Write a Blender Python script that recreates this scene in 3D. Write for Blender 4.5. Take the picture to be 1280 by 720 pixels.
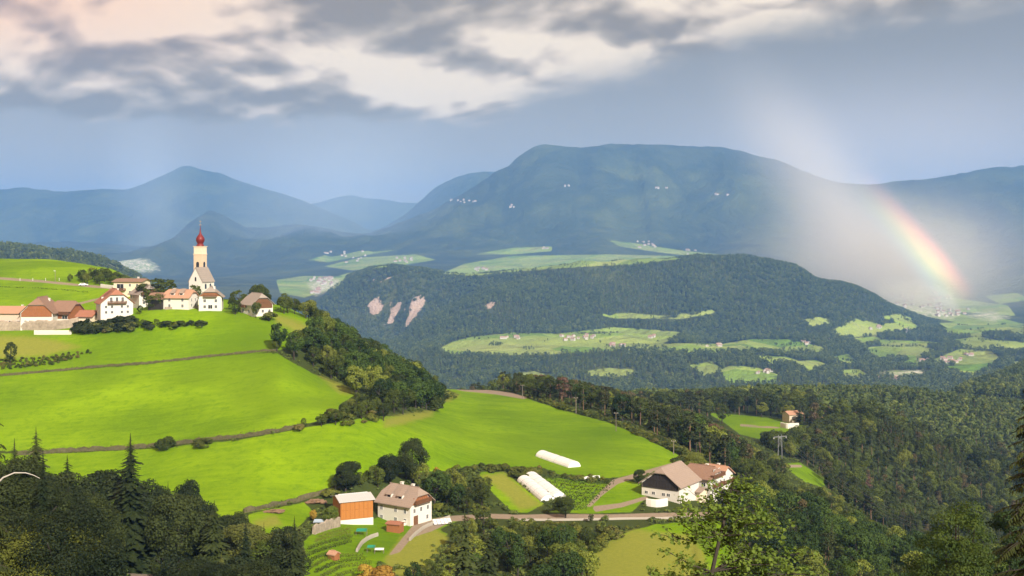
import bpy, math, random
import numpy as np
from mathutils import Vector

for o in list(bpy.data.objects): bpy.data.objects.remove(o)
SC = bpy.context.scene
COL = SC.collection
F = 1422.0      # focal length in pixels of the 1280 px wide photograph
HZ = 300.0      # image row of the eye level
PI = math.pi
R = math.radians

# ------------------------------------------------------------------ camera
cd = bpy.data.cameras.new('camera'); cam = bpy.data.objects.new('camera', cd); COL.objects.link(cam)
cam.location = (0, 0, 0); cam.rotation_euler = (R(90), 0, 0)
cd.sensor_width = 36; cd.lens = 36 * F / 1280; cd.shift_y = -(360 - HZ) / 1280
cd.clip_start = 0.5; cd.clip_end = 90000
SC.camera = cam
SC.view_settings.view_transform = 'Standard'; SC.view_settings.look = 'None'
SC.view_settings.gamma = 1; SC.view_settings.use_curve_mapping = False
SC.view_settings.exposure = 0.58
cy = SC.cycles
cy.max_bounces = 6; cy.diffuse_bounces = 2; cy.glossy_bounces = 1; cy.transmission_bounces = 2
cy.volume_bounces = 2; cy.transparent_max_bounces = 8; cy.use_denoising = True

# ------------------------------------------------------------------ sun + sky
SUN_AZ, SUN_EL = R(152), R(32)          # azimuth clockwise from the view direction (+Y)
sd = bpy.data.lights.new('sun', 'SUN'); so = bpy.data.objects.new('sun', sd); COL.objects.link(so)
sd.energy = 5.0; sd.angle = R(0.5); sd.color = (1.0, 0.93, 0.80)
dirv = Vector((math.sin(SUN_AZ) * math.cos(SUN_EL), math.cos(SUN_AZ) * math.cos(SUN_EL), math.sin(SUN_EL)))
so.rotation_euler = dirv.to_track_quat('Z', 'Y').to_euler()

W = bpy.data.worlds.new("World"); SC.world = W; W.use_nodes = True


class NT:
    """tiny helper around a node tree"""
    def __init__(s, nt): s.nt = nt; s.n = nt.nodes; s.l = nt.links
    def node(s, t, ins=None, **kw):
        n = s.n.new(t)
        for k, v in kw.items(): setattr(n, k, v)
        for k, v in (ins or {}).items(): s.set(n.inputs[k], v)
        return n
    def set(s, sock, v):
        if isinstance(v, bpy.types.NodeSocket): s.l.new(v, sock)
        else:
            if sock.type == 'RGBA' and len(v) == 3: v = (*v, 1)
            sock.default_value = v
    def m(s, op, a, b=0.0, c=None, clamp=False):
        n = s.node('ShaderNodeMath', operation=op, use_clamp=clamp)
        s.set(n.inputs[0], a); s.set(n.inputs[1], b)
        if c is not None: s.set(n.inputs[2], c)
        return n.outputs[0]
    def mix(s, f, a, b, bt='MIX'):
        n = s.node('ShaderNodeMix', data_type='RGBA', blend_type=bt)
        s.set(n.inputs[0], f); s.set(n.inputs[6], a); s.set(n.inputs[7], b)
        return n.outputs[2]
    def step(s, v, lo, hi, a=0.0, b=1.0):
        n = s.node('ShaderNodeMapRange', interpolation_type='SMOOTHSTEP')
        s.set(n.inputs[0], v)
        for i, q in enumerate((lo, hi, a, b)): s.set(n.inputs[i + 1], q)
        return n.outputs[0]
    flat = False
    def noise(s, vec, scale, detail=4, rough=0.5, dist=0.0):
        n = s.node('ShaderNodeTexNoise', noise_dimensions='2D' if s.flat else '3D', ins={'Scale': scale, 'Detail': detail, 'Roughness': rough, 'Distortion': dist})
        if vec is not None: s.l.new(vec, n.inputs['Vector'])
        return n.outputs['Fac']
    def curve(s, v, pts):
        n = s.node('ShaderNodeFloatCurve'); s.set(n.inputs['Value'], v)
        c = n.mapping.curves[0]
        for i, p in enumerate(pts):
            if i < 2: c.points[i].location = p
            else: c.points.new(*p)
        n.mapping.update(); return n.outputs[0]
    def ramp(s, v, pts):
        n = s.node('ShaderNodeValToRGB'); s.set(n.inputs[0], v); cr = n.color_ramp
        for i, (p, c) in enumerate(pts):
            e = cr.elements[i] if i < 2 else cr.elements.new(p)
            e.position = p; e.color = (*c, 1)
        return n.outputs[0]


def lin(r, g, b):
    f = lambda c: ((c / 255 + 0.055) / 1.055) ** 2.4 if c > 10.3 else c / 255 / 12.92
    return (f(r), f(g), f(b))


def build_world():
    w = NT(W.node_tree); w.n.clear(); w.flat = True; W.cycles.sampling_method = 'MANUAL'; W.cycles.sample_map_resolution = 256
    out = w.node('ShaderNodeOutputWorld'); bg = w.node('ShaderNodeBackground')
    w.l.new(bg.outputs[0], out.inputs[0])
    sky = w.node('ShaderNodeTexSky', sky_type='NISHITA', sun_disc=False, sun_elevation=SUN_EL,
                 sun_rotation=SUN_AZ, altitude=1000.0)
    tc = w.node('ShaderNodeTexCoord'); sp = w.node('ShaderNodeSeparateXYZ'); w.l.new(tc.outputs['Generated'], sp.inputs[0])
    x, y, z = sp.outputs
    ze = w.m('MAXIMUM', z, 0.0)
    horiz = w.m('SQRT', w.m('ADD', w.m('MULTIPLY', x, x), w.m('MULTIPLY', y, y)))
    el = w.m('DIVIDE', ze, w.m('MAXIMUM', horiz, 0.01))        # tan of the elevation
    az = w.m('ARCTAN2', x, y)                                   # 0 straight ahead, + to the right
    azn = w.m('MULTIPLY_ADD', az, 1 / (2 * PI), 0.5, clamp=True)
    A = lambda px: 0.5 + math.atan((px - 640) / F) / (2 * PI)
    E = lambda py: (HZ - py) / F
    # lower edge of the cloud deck over the azimuth
    edge = w.curve(azn, [(0.0, E(120) * 2), (1.0, E(60) * 2), (A(-150), E(150) * 2), (A(150), E(152) * 2), (A(480), E(150) * 2), (A(590), E(138) * 2),
                         (A(690), E(100) * 2), (A(850), E(70) * 2), (A(1000), E(36) * 2), (A(1150), E(22) * 2), (A(1300), E(8) * 2), (0.62, E(-10) * 2)])
    edge = w.m('MULTIPLY', edge, 0.5)
    hx_ = w.m('DIVIDE', x, w.m('MAXIMUM', horiz, 0.01))
    # cloud coordinates: where the view ray meets a high flat deck
    dn = w.m('ADD', w.m('SUBTRACT', el, w.m('MULTIPLY', hx_, 0.10)), 0.30)
    cb = w.node('ShaderNodeCombineXYZ')
    hx = w.m('DIVIDE', x, w.m('MAXIMUM', horiz, 0.01)); hy = w.m('DIVIDE', y, w.m('MAXIMUM', horiz, 0.01))
    w.l.new(w.m('DIVIDE', hx, dn), cb.inputs[0]); w.l.new(w.m('DIVIDE', hy, dn), cb.inputs[1])
    w.set(cb.inputs[2], 1.3)
    P = cb.outputs[0]
    off = w.node('ShaderNodeVectorMath', operation='ADD'); w.l.new(P, off.inputs[0]); off.inputs[1].default_value = (-0.05, 0.10, 0.02)
    P2 = off.outputs[0]
    big = w.noise(P, 2.0, 6, 0.48, 0.9); big2 = w.noise(P2, 2.0, 6, 0.48, 0.9)
    huge = w.noise(P, 0.95, 3, 0.5, 0.3)
    det = w.noise(P, 8.0, 6, 0.6, 0.3)
    
    def billow(vec, sc_):
        wv = w.node('ShaderNodeTexNoise', {'Scale': sc_ * .8, 'Detail': 2.0}, noise_dimensions='2D'); w.l.new(vec, wv.inputs['Vector'])
        mx = w.node('ShaderNodeVectorMath', operation='MULTIPLY_ADD'); w.l.new(wv.outputs['Color'], mx.inputs[0]); mx.inputs[1].default_value = (.45 / sc_ * 2,) * 3; w.l.new(vec, mx.inputs[2])
        v_ = w.node('ShaderNodeTexVoronoi', {'Scale': sc_, 'Detail': 1.0, 'Roughness': .5}, feature='F1', voronoi_dimensions='2D'); w.l.new(mx.outputs[0], v_.inputs['Vector'])
        return w.m('SUBTRACT', 1.0, v_.outputs['Distance'])
    off2 = w.node('ShaderNodeVectorMath', operation='ADD'); w.l.new(P, off2.inputs[0]); off2.inputs[1].default_value = (-0.03, 0.06, 0.0)
    v1, v2 = billow(P, 3.4), billow(off2.outputs[0], 3.4); v3, v4 = billow(P, 8.5), billow(off2.outputs[0], 8.5)
    relief = w.m('ADD', w.m('MULTIPLY', w.m('SUBTRACT', big, big2), 1.7), w.m('MULTIPLY', w.m('SUBTRACT', v1, v2), 1.25))
    relief = w.m('ADD', relief, w.m('MULTIPLY', w.m('SUBTRACT', v3, v4), .55))
    de = w.m('SUBTRACT', el, edge)
    soft = w.step(azn, A(480), A(760), 0.006, 0.022)
    de = w.m('ADD', de, w.m('MULTIPLY', w.m('SUBTRACT', det, 0.5), 0.022))
    de = w.m('ADD', de, w.m('MULTIPLY', w.m('SUBTRACT', big, 0.5), 0.03))
    mask = w.step(de, w.m('MULTIPLY', soft, -1), soft)
    lip = w.step(de, 0.0, 0.045)
    lipk = w.step(azn, A(560), A(800), 0.26, -0.15)
    b = w.m('ADD', w.m('MULTIPLY_ADD', w.m('SUBTRACT', big, 0.5), 1.1, 0.58), relief)
    b = w.m('ADD', b, w.m('MULTIPLY', w.m('SUBTRACT', huge, 0.5), 1.3))
    b = w.m('SUBTRACT', b, w.m('MULTIPLY', w.m('SUBTRACT', 1, lip), lipk))
    for px_, py_, sx_, sy_, k_ in ((60, 60, 190, 60, .20), (420, 8, 190, 40, -.42), (560, 60, 120, 30, -.15), (780, 40, 230, 36, .30), (230, 85, 230, 34, .12), (1080, 12, 260, 26, .18), (60, 140, 140, 18, -.22), (520, 112, 120, 20, .22)):
        ga = w.m('DIVIDE', w.m('SUBTRACT', azn, A(px_)), sx_ / F / (2 * PI)); ge_ = w.m('DIVIDE', w.m('SUBTRACT', el, E(py_)), sy_ / F)
        g_ = w.m('EXPONENT', w.m('MULTIPLY', w.m('ADD', w.m('MULTIPLY', ga, ga), w.m('MULTIPLY', ge_, ge_)), -1.0)); b = w.m('MULTIPLY_ADD', g_, k_, b)
    b = w.m('ADD', b, w.m('MULTIPLY', w.m('SUBTRACT', det, 0.5), 0.26), clamp=True)
    ccol = w.ramp(b, [(0.0, (.24, .165, .07)), (1.0, (.96, .76, .50)), (0.26, (.34, .245, .125)), (0.5, (.50, .375, .225)), (0.76, (.73, .56, .37))])
    ccol.node.color_ramp.interpolation = 'B_SPLINE'
    warm = w.m('MULTIPLY', w.step(azn, A(500), A(-50)), w.step(el, E(150), E(0)))
    ccol = w.mix(w.m('MULTIPLY', warm, 0.9), ccol, w.mix(1.0, ccol, (1.1, .78, .55), 'MULTIPLY'))
    # rain-grey sky under the deck, brighter where the sun shines into the shower on the right
    veil = w.noise(P, 0.5, 3, 0.5)
    low = w.ramp(w.m('MULTIPLY', el, 4.0), [(0.0, (.60, .47, .38)), (1.0, (.20, .165, .105)), (0.25, (.44, .36, .27)), (0.5, (.30, .25, .18)), (0.8, (.215, .18, .12))])
    gl = w.m('MULTIPLY', w.step(azn, A(760), A(1090)), w.step(azn, A(1500), A(1150)))
    low = w.mix(w.m('MULTIPLY', gl, w.step(el, E(60), E(235), 0.0, .5)), low, (.95, .80, .70))
    low = w.mix(w.m('MULTIPLY', w.m('SUBTRACT', veil, 0.3), 0.30), low, (.48, .43, .40))
    col = w.mix(mask, low, ccol)
    nsky = w.mix(1.0, sky.outputs[0], (0.09, 0.09, 0.09), 'MULTIPLY')
    col = w.mix(0.12, col, nsky)
    w.l.new(col, bg.inputs[0]); bg.inputs[1].default_value = 0.95


build_world()

# ------------------------------------------------------------------ helpers
def tag(o, label=None, cat=None, group=None, kind=None):
    if label: o['label'] = label
    if cat: o['category'] = cat
    if group: o['group'] = group
    if kind: o['kind'] = kind
    return o


def raw_mesh(name, verts, faces, mats, midx=None, smooth=False):
    me = bpy.data.meshes.new(name)
    verts = np.asarray(verts, dtype=np.float32).reshape(-1, 3)
    if isinstance(faces, np.ndarray):
        nf, k = faces.shape
        me.vertices.add(len(verts)); me.vertices.foreach_set('co', verts.ravel())
        me.loops.add(nf * k); me.loops.foreach_set('vertex_index', faces.astype(np.int32).ravel())
        me.polygons.add(nf); me.polygons.foreach_set('loop_start', np.arange(0, nf * k, k, dtype=np.int32))
        me.update(calc_edges=True)
    else:
        me.from_pydata([tuple(v) for v in verts.tolist()], [], faces)
    for m in (mats if isinstance(mats, (list, tuple)) else [mats]): me.materials.append(m)
    if midx is not None: me.polygons.foreach_set('material_index', np.asarray(midx, dtype=np.int32))
    if smooth: me.polygons.foreach_set('use_smooth', np.ones(len(me.polygons), dtype=bool))
    me.update()
    return me


def link(name, me, parent=None):
    o = bpy.data.objects.new(name, me); COL.objects.link(o)
    if parent is not None: o.parent = parent
    return o


def empty(name, loc, rz=0, label=None, cat=None, group=None):
    o = bpy.data.objects.new(name, None); COL.objects.link(o); o.location = loc; o.rotation_euler = (0, 0, rz)
    o.empty_display_size = 0.5
    return tag(o, label, cat, group)


class MB:
    def __init__(s): s.v = []; s.f = []; s.m = []
    def poly(s, pts, mi=0):
        b = len(s.v); s.v += [tuple(p) for p in pts]; s.f.append(list(range(b, b + len(pts)))); s.m.append(mi)
    def box(s, a, b, mi=0):
        x0, y0, z0 = a; x1, y1, z1 = b; k = len(s.v)
        s.v += [(x0, y0, z0), (x1, y0, z0), (x1, y1, z0), (x0, y1, z0), (x0, y0, z1), (x1, y0, z1), (x1, y1, z1), (x0, y1, z1)]
        for q in ((0, 3, 2, 1), (4, 5, 6, 7), (0, 1, 5, 4), (1, 2, 6, 5), (2, 3, 7, 6), (3, 0, 4, 7)):
            s.f.append([k + i for i in q]); s.m.append(mi)
    def obox(s, o, ax, ay, az, mi=0):          # corner + three edge vectors
        o = Vector(o); ax = Vector(ax); ay = Vector(ay); az = Vector(az); k = len(s.v)
        for c in (o, o + ax, o + ax + ay, o + ay, o + az, o + ax + az, o + ax + ay + az, o + ay + az): s.v.append(tuple(c))
        for q in ((0, 3, 2, 1), (4, 5, 6, 7), (0, 1, 5, 4), (1, 2, 6, 5), (2, 3, 7, 6), (3, 0, 4, 7)):
            s.f.append([k + i for i in q]); s.m.append(mi)
    def tube(s, pts, r, n=6, mi=0, cap=True):
        rs = r if isinstance(r, (list, tuple)) else [r] * len(pts)
        pts = [Vector(p) for p in pts]; k = len(s.v)
        for i, p in enumerate(pts):
            d = (pts[min(i + 1, len(pts) - 1)] - pts[max(i - 1, 0)]).normalized()
            a = d.orthogonal().normalized() if abs(d.z) < 0.9 else d.cross(Vector((0, 1, 0))).normalized()
            b = d.cross(a).normalized()
            for j in range(n):
                t = 2 * PI * j / n; s.v.append(tuple(p + (a * math.cos(t) + b * math.sin(t)) * rs[i]))
        for i in range(len(pts) - 1):
            for j in range(n):
                s.f.append([k + i * n + j, k + i * n + (j + 1) % n, k + (i + 1) * n + (j + 1) % n, k + (i + 1) * n + j]); s.m.append(mi)
        if cap:
            s.f.append([k + (len(pts) - 1) * n + j for j in range(n)]); s.m.append(mi)
            s.f.append([k + j for j in reversed(range(n))]); s.m.append(mi)
    def shell(s, polys, t, mi=0):              # polygons given an underside t lower and a rim
        key = lambda p: (round(p[0], 4), round(p[1], 4), round(p[2], 4)); idx = {}
        def top(p):
            q = key(p)
            if q not in idx:
                idx[q] = len(s.v); s.v += [tuple(p), (p[0], p[1], p[2] - t)]
            return idx[q]
        cnt = {}
        for pl in polys:
            ii = [top(p) for p in pl]; s.f.append(ii); s.m.append(mi); s.f.append([i + 1 for i in reversed(ii)]); s.m.append(mi)
            for a, b in zip(ii, ii[1:] + ii[:1]): cnt[(a, b)] = 1
        for (a, b) in cnt:
            if (b, a) not in cnt: s.f.append([b, a, a + 1, b + 1]); s.m.append(mi)
    def build(s, name, mats, parent=None, smooth=False):
        return link(name, raw_mesh(name, s.v, s.f, mats, s.m, smooth), parent)


# ------------------------------------------------------------------ numpy noise
def _hash(ix, iy, seed):
    h = (ix.astype(np.int64) * 374761393 + iy.astype(np.int64) * 668265263 + seed * 1274126177) & 0xFFFFFFFF
    h = ((h ^ (h >> 13)) * 1274126177) & 0xFFFFFFFF
    return ((h ^ (h >> 16)) & 0xFFFFFF) / float(0xFFFFFF)


def vnoise(x, y, seed=0):
    ix = np.floor(x); iy = np.floor(y); fx = x - ix; fy = y - iy
    fx = fx * fx * fx * (fx * (fx * 6 - 15) + 10); fy = fy * fy * fy * (fy * (fy * 6 - 15) + 10)
    a = _hash(ix, iy, seed); b = _hash(ix + 1, iy, seed); c = _hash(ix, iy + 1, seed); d = _hash(ix + 1, iy + 1, seed)
    return (a + (b - a) * fx + (c - a) * fy + (a - b - c + d) * fx * fy) * 2 - 1


def fbm(x, y, oct=4, seed=0, gain=0.5, ridged=False):
    t = 0; a = 1.0; n = 0
    for i in range(oct):
        v = vnoise(x * 2 ** i + 17.3 * i, y * 2 ** i - 9.1 * i, seed + i)
        if ridged: v = 1 - 2 * np.abs(v)
        t = t + a * v; n += a; a *= gain
    return t / n


def pchip_slopes(x, y):                        # along the last axis
    h = np.diff(x, axis=-1); d = np.diff(y, axis=-1) / h
    m = np.zeros_like(y)
    w1 = 2 * h[..., 1:] + h[..., :-1]; w2 = h[..., 1:] + 2 * h[..., :-1]
    with np.errstate(divide='ignore', invalid='ignore'):
        mm = (w1 + w2) / (w1 / d[..., :-1] + w2 / d[..., 1:])
    m[..., 1:-1] = np.where(d[..., :-1] * d[..., 1:] > 0, mm, 0)
    m[..., 0] = d[..., 0]; m[..., -1] = d[..., -1]
    return m


def pchip1(xn, yn, xq):
    xn = np.asarray(xn, float); yn = np.asarray(yn, float); m = pchip_slopes(xn, yn)
    xq = np.clip(xq, xn[0], xn[-1]); i = np.clip(np.searchsorted(xn, xq, side='right') - 1, 0, len(xn) - 2)
    h = xn[i + 1] - xn[i]; t = (xq - xn[i]) / h
    return ((1 + 2 * t) * (1 - t) ** 2 * yn[i] + t * (1 - t) ** 2 * h * m[i] + t * t * (3 - 2 * t) * yn[i + 1] + t * t * (t - 1) * h * m[i + 1])


# ------------------------------------------------------------------ the terrain, lofted through contour lines
Zv = lambda z: ('z', z)
def K(D, *n): return [(p, D, v) for p, v in n]
CURVES = [
 K(3, (-500, Zv(-1.8)), (1780, Zv(-1.8))),
 K(15, (-500, Zv(-9)), (1780, Zv(-9))),
 K(60, (-500, Zv(-30)), (0, Zv(-30)), (1780, Zv(-33))),
 K(170, (-500, Zv(-47)), (0, Zv(-50)), (150, Zv(-53)), (300, Zv(-58)), (450, Zv(-64)), (600, Zv(-68)), (750, Zv(-68)), (900, Zv(-74)), (1050, Zv(-84)), (1280, Zv(-93)), (1780, Zv(-100))),
 [(-500, 300, 640), (0, 300, 640), (150, 295, 642), (300, 290, 637), (380, 290, 648), (450, 292, 657), (507, 300, 652), (600, 310, 643), (750, 310, 643), (860, 312, 645), (950, 312, 668), (1050, 312, 705), (1150, 312, 735), (1280, 312, 760), (1780, 312, 800)],
 [(-500, 350, 562), (0, 350, 565), (150, 348, 561), (300, 345, 545), (430, 355, 521), (520, 365, 541), (600, 370, 566), (750, 350, 597), (840, 348, 600), (900, 360, 620), (1050, 365, 680), (1150, 370, 708), (1280, 370, 735), (1780, 370, 780)],
 [(-500, 425, 472), (0, 422, 467), (150, 420, 458), (300, 420, 443), (345, 418, 440), (400, 420, 468), (450, 420, 487), (520, 430, 511), (600, 450, 522), (700, 450, 528), (780, 430, 540), (840, 400, 567), (900, 420, 590), (980, 420, 620), (1050, 430, 655), (1150, 440, 690), (1280, 440, 715), (1780, 440, 750)],
 [(-500, 480, 405), (0, 478, 404), (100, 475, 401), (200, 468, 385), (300, 462, 389), (340, 460, 395), (380, 460, 410), (420, 462, 432), (450, 465, 452), (500, 480, 482), (560, 500, 497), (620, 520, 500), (700, 505, 508), (780, 470, 527), (840, 440, 556), (900, 460, 580), (980, 500, 600), (1020, 510, 610), (1080, 520, 650), (1150, 530, 685), (1280, 540, 700), (1780, 540, 720)],
 [(-500, 700, 316), (0, 700, 323), (50, 690, 324), (100, 670, 329), (140, 640, 337), (170, 600, 352), (200, 560, 366), (260, 530, 372), (300, 520, 376), (340, 510, 380), (380, 495, 394), (420, 490, 424), (450, 495, 446), (500, 515, 475), (560, 570, 487), (620, 580, 489), (700, 560, 498), (780, 530, 515), (840, 520, 530), (900, 560, 545), (940, 620, 552), (980, 600, 572), (1040, 600, 600), (1100, 600, 640), (1200, 620, 665), (1280, 630, 680), (1780, 630, 700)],
 [(-500, 900, Zv(-60)), (0, 900, Zv(-60)), (150, 800, Zv(-90)), (300, 700, Zv(-110)), (420, 650, Zv(-120)), (500, 640, Zv(-110)), (560, 680, Zv(-98)), (620, 700, 499), (700, 700, 505), (780, 690, 520), (850, 680, 545), (900, 690, 548), (980, 700, 548), (1010, 720, 546), (1040, 740, 536), (1070, 750, 529), (1100, 750, 537), (1150, 750, 557), (1200, 750, 583), (1230, 750, 600), (1280, 750, 640), (1780, 750, 680)],
 [(-500, 1100, Zv(-200)), (500, 1000, Zv(-200)), (560, 850, Zv(-140)), (620, 850, 512), (800, 840, 518), (850, 830, 516), (900, 840, 515), (1010, 850, 519), (1040, 870, 545), (1100, 880, 564), (1150, 900, 577), (1200, 920, 577), (1280, 930, 575), (1780, 930, 570)],
 [(-500, 1500, Zv(-330)), (500, 1400, Zv(-300)), (560, 1300, Zv(-230)), (700, 1300, Zv(-220)), (800, 1250, 506), (850, 1250, 504), (900, 1250, 500), (1000, 1250, 496), (1100, 1250, 497), (1200, 1270, 507), (1280, 1280, 517), (1780, 1300, 540)],
 [(-500, 2200, Zv(-420)), (1180, 2200, Zv(-395)), (1200, 2200, 492), (1240, 2200, 474), (1280, 2200, 458), (1400, 2200, 440), (1780, 2200, 420)],
 [(-500, 3000, 300), (0, 3000, 309), (40, 3000, 310), (80, 3000, 316), (120, 3000, 326), (145, 3000, 337), (200, 3000, 370), (260, 3000, 400), (300, 3000, Zv(-320)), (500, 3000, 480), (600, 2900, 487), (800, 2900, 488), (900, 2900, 486), (1000, 2800, 488), (1100, 2800, 487), (1200, 2800, 486), (1280, 2800, 484), (1780, 2800, 480)],
 [(-500, 4000, Zv(-300)), (200, 4000, Zv(-350)), (450, 3900, Zv(-400)), (500, 3700, 447), (550, 3400, 444), (600, 3300, 444), (700, 3300, 443), (800, 3300, 441), (900, 3300, 441), (1000, 3300, 444), (1050, 3300, 452), (1100, 3300, 454), (1200, 3400, 451), (1280, 3500, 447), (1780, 3500, 440)],
 [(-500, 4200, Zv(-280)), (200, 4200, Zv(-330)), (400, 4150, Zv(-390)), (450, 4100, Zv(-385)), (500, 4000, 436), (550, 3900, 430), (600, 3900, 420), (650, 3900, 417), (700, 3900, 416), (760, 3950, 411), (850, 3950, 414), (900, 3950, 425), (950, 3950, 426), (1000, 4000, 426), (1100, 4100, 423), (1200, 4100, 424), (1280, 4150, 420), (1780, 4150, 415)],
 [(-500, 4400, Zv(-280)), (400, 4400, Zv(-395)), (470, 4350, Zv(-400)), (495, 4300, 434), (520, 4300, 412), (560, 4300, 390), (600, 4300, 372), (640, 4300, 364), (700, 4300, 368), (800, 4300, 372), (900, 4300, 378), (960, 4300, 380), (1000, 4350, 390), (1050, 4400, 396), (1100, 4400, 410), (1200, 4500, 414), (1280, 4500, 414), (1780, 4500, 405)],
 [(-500, 4650, Zv(-280)), (400, 4700, Zv(-380)), (470, 4650, Zv(-420)), (495, 4600, Zv(-450)), (520, 4550, Zv(-420)), (560, 4550, Zv(-350)), (600, 4550, 376), (640, 4500, 360), (700, 4500, 352), (800, 4500, 350), (900, 4500, 352), (960, 4500, 356), (1000, 4530, 364), (1050, 4560, 376), (1100, 4600, 396), (1200, 4800, 412), (1280, 4900, 409), (1780, 4900, 400)],
 [(-500, 6000, Zv(-250)), (200, 6000, Zv(-280)), (360, 5600, 374), (395, 5400, 378), (420, 5300, 355), (450, 5200, 341), (480, 5100, 333), (520, 5000, 337), (560, 5000, 341), (600, 4900, 341), (650, 4800, 334), (700, 4700, 331), (800, 4700, 328), (860, 4700, 326), (920, 4700, 327), (960, 4700, 330), (1000, 4700, 340), (1020, 4700, 351), (1050, 4700, 356), (1070, 4700, 363), (1100, 4800, 380), (1130, 4900, 394), (1160, 5000, 406), (1200, 5200, 408), (1280, 5500, 402), (1780, 5500, 395)],
 [(-500, 7000, Zv(-250)), (200, 7000, Zv(-250)), (360, 6600, 358), (395, 6500, 362), (450, 6500, Zv(-290)), (560, 6500, Zv(-250)), (850, 6500, Zv(-250)), (1000, 6500, Zv(-280)), (1060, 6500, 375), (1100, 6500, 376), (1200, 6500, 382), (1280, 6500, 375), (1780, 6500, 360)],
 [(-500, 8500, 345), (200, 8500, 345), (360, 8000, 343), (400, 8000, 338), (450, 8000, 334), (560, 8000, 332), (700, 8000, 327), (850, 8000, 324), (950, 8000, 322), (1050, 8000, 345), (1100, 8000, 352), (1200, 8000, 358), (1230, 8000, 348), (1280, 7900, 328), (1780, 7900, 290)],
 [(-500, 9500, 312), (0, 9500, 312), (200, 9500, 309), (300, 9500, 316), (400, 9500, 318), (450, 9500, 312), (560, 9300, 310), (700, 9300, 302), (850, 9300, 298), (950, 9300, 298), (1100, 9300, 325), (1200, 9300, 332), (1280, 9200, 305), (1780, 9200, 260)],
 K(11300, *[(a, b) for a, b in ((-500, 300), (100, 304), (190, 308), (202, 306), (215, 297), (240, 277), (262, 268), (275, 269), (290, 275), (310, 284), (340, 283), (370, 280), (400, 287), (430, 293), (460, 294), (480, 290), (500, 284), (530, 270), (560, 255), (575, 247), (590, 238), (605, 227), (620, 215), (635, 207), (645, 198), (660, 189), (680, 183), (700, 184), (720, 186), (740, 184), (760, 182), (820, 181), (880, 185), (930, 192), (970, 203), (1010, 215), (1050, 226), (1080, 229), (1120, 226), (1180, 219), (1230, 212), (1280, 207), (1780, 190))]),
 K(12500, (-500, Zv(-200)), (450, Zv(-200)), (600, Zv(100)), (700, Zv(600)), (1780, Zv(450))),
 K(14500, (-500, 245), (0, 237), (30, 233), (90, 238), (150, 238), (190, 223), (215, 212), (228, 206), (236, 205), (248, 209), (260, 213), (300, 227), (350, 242), (400, 258), (440, 276), (465, 287), (500, 272), (530, 248), (550, 232), (575, 219), (590, 215), (615, 214), (640, 225), (700, 250), (1780, 250)),
 K(16800, (-500, Zv(0)), (1780, Zv(0))),
 K(18500, (-500, 280), (300, 268), (380, 256), (420, 247), (440, 245), (470, 247), (520, 254), (560, 258), (1780, 258)),
 K(21000, (-500, Zv(-200)), (1780, Zv(-200))),
]
GPX = np.arange(-460, 1741, 3.0)
def geo(a, b, r): return list(np.exp(np.linspace(math.log(a), math.log(b), int(math.ceil(math.log(b / a) / r)) + 1))[:-1])
R1 = geo(3, 150, .045); R2 = geo(150, 720, .0062); R3 = geo(720, 2200, .012); R4 = geo(2200, 5600, .0075); R5 = geo(5600, 21000, .0088) + [21000.0]
GD = np.array(R1 + R2 + R3 + R4 + R5)
SPLIT = [0, len(R1 + R2), len(R1 + R2 + R3), len(R1 + R2 + R3 + R4), len(GD) - 1]


def loft():
    n = len(GPX); Dk = []; Zk = []
    for c in CURVES:
        px = [a[0] for a in c]; D = [float(a[1]) for a in c]
        z = [a[2][1] if isinstance(a[2], tuple) else (HZ - a[2]) / F * a[1] for a in c]
        Dk.append(pchip1(px, D, GPX)); Zk.append(pchip1(px, z, GPX))
    Dk = np.log(np.array(Dk).T); Zk = np.array(Zk).T
    M = pchip_slopes(Dk, Zk); L = np.log(GD); Z = np.zeros((n, len(GD)))
    for j in range(n):
        i = np.clip(np.searchsorted(Dk[j], L, side='right') - 1, 0, Dk.shape[1] - 2)
        h = Dk[j][i + 1] - Dk[j][i]; t = np.clip((L - Dk[j][i]) / h, 0, 1)
        Z[j] = ((1 + 2 * t) * (1 - t) ** 2 * Zk[j][i] + t * (1 - t) ** 2 * h * M[j][i] + t * t * (3 - 2 * t) * Zk[j][i + 1] + t * t * (t - 1) * h * M[j][i + 1])
    return Z


TZ = loft()                                     # [column, row]
TX = (GPX[:, None] - 640) / F * GD[None, :]; TY = np.broadcast_to(GD[None, :], TX.shape)
amp = np.interp(GD, [3, 60, 300, 700, 1500, 2600, 4300, 5400, 8000, 9300, 10300, 11300, 14500, 21000], [.2, .5, .25, 1.2, 6, 14, 42, 10, 12, 90, 190, 24, 40, 30])
wav = np.interp(GD, [3, 100, 700, 1500, 3000, 5500, 9000, 28000], [6, 18, 60, 220, 420, 600, 1300, 2600])
_n = fbm(TX / 40, TY / 40, 4, 3) * (GD < 900) + 0
_far = fbm(TX / 460 + 3, TY / 700, 5, 11, .5, True)
_mas = fbm(TX / 1150 + 7 + 0.25 * fbm(TX / 2000, TY / 2000, 2, 5), TY / 2600, 5, 23, .52, True)
_mid = fbm(TX / 160, TY / 160, 4, 31)
wn = np.clip((900 - GD) / 300, 0, 1); wm = np.clip((5600 - GD) / 600, 0, 1) * (1 - wn); wM = 1 - wn - wm
midk = np.clip((2400 - GD) / 600, 0, 1)
TZ = TZ + amp * (wn * _n + wm * (midk * _mid + (1 - midk) * (_far - .2)) + wM * (_mas - .25))
TZ = TZ + np.clip((TY - 8600) / 1500, 0, 1) * (20 * fbm(TX / 260, TY / 260, 4, 71, .6) + 5 * fbm(TX / 60, TY / 60, 2, 72))
TPY = HZ - TZ / TY * F                          # image row of every ground vertex, used to lay the fields out on the land
TVIS = TPY <= np.minimum.accumulate(TPY + (GD < 5) * 9e9, axis=1) + 1.5


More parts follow.
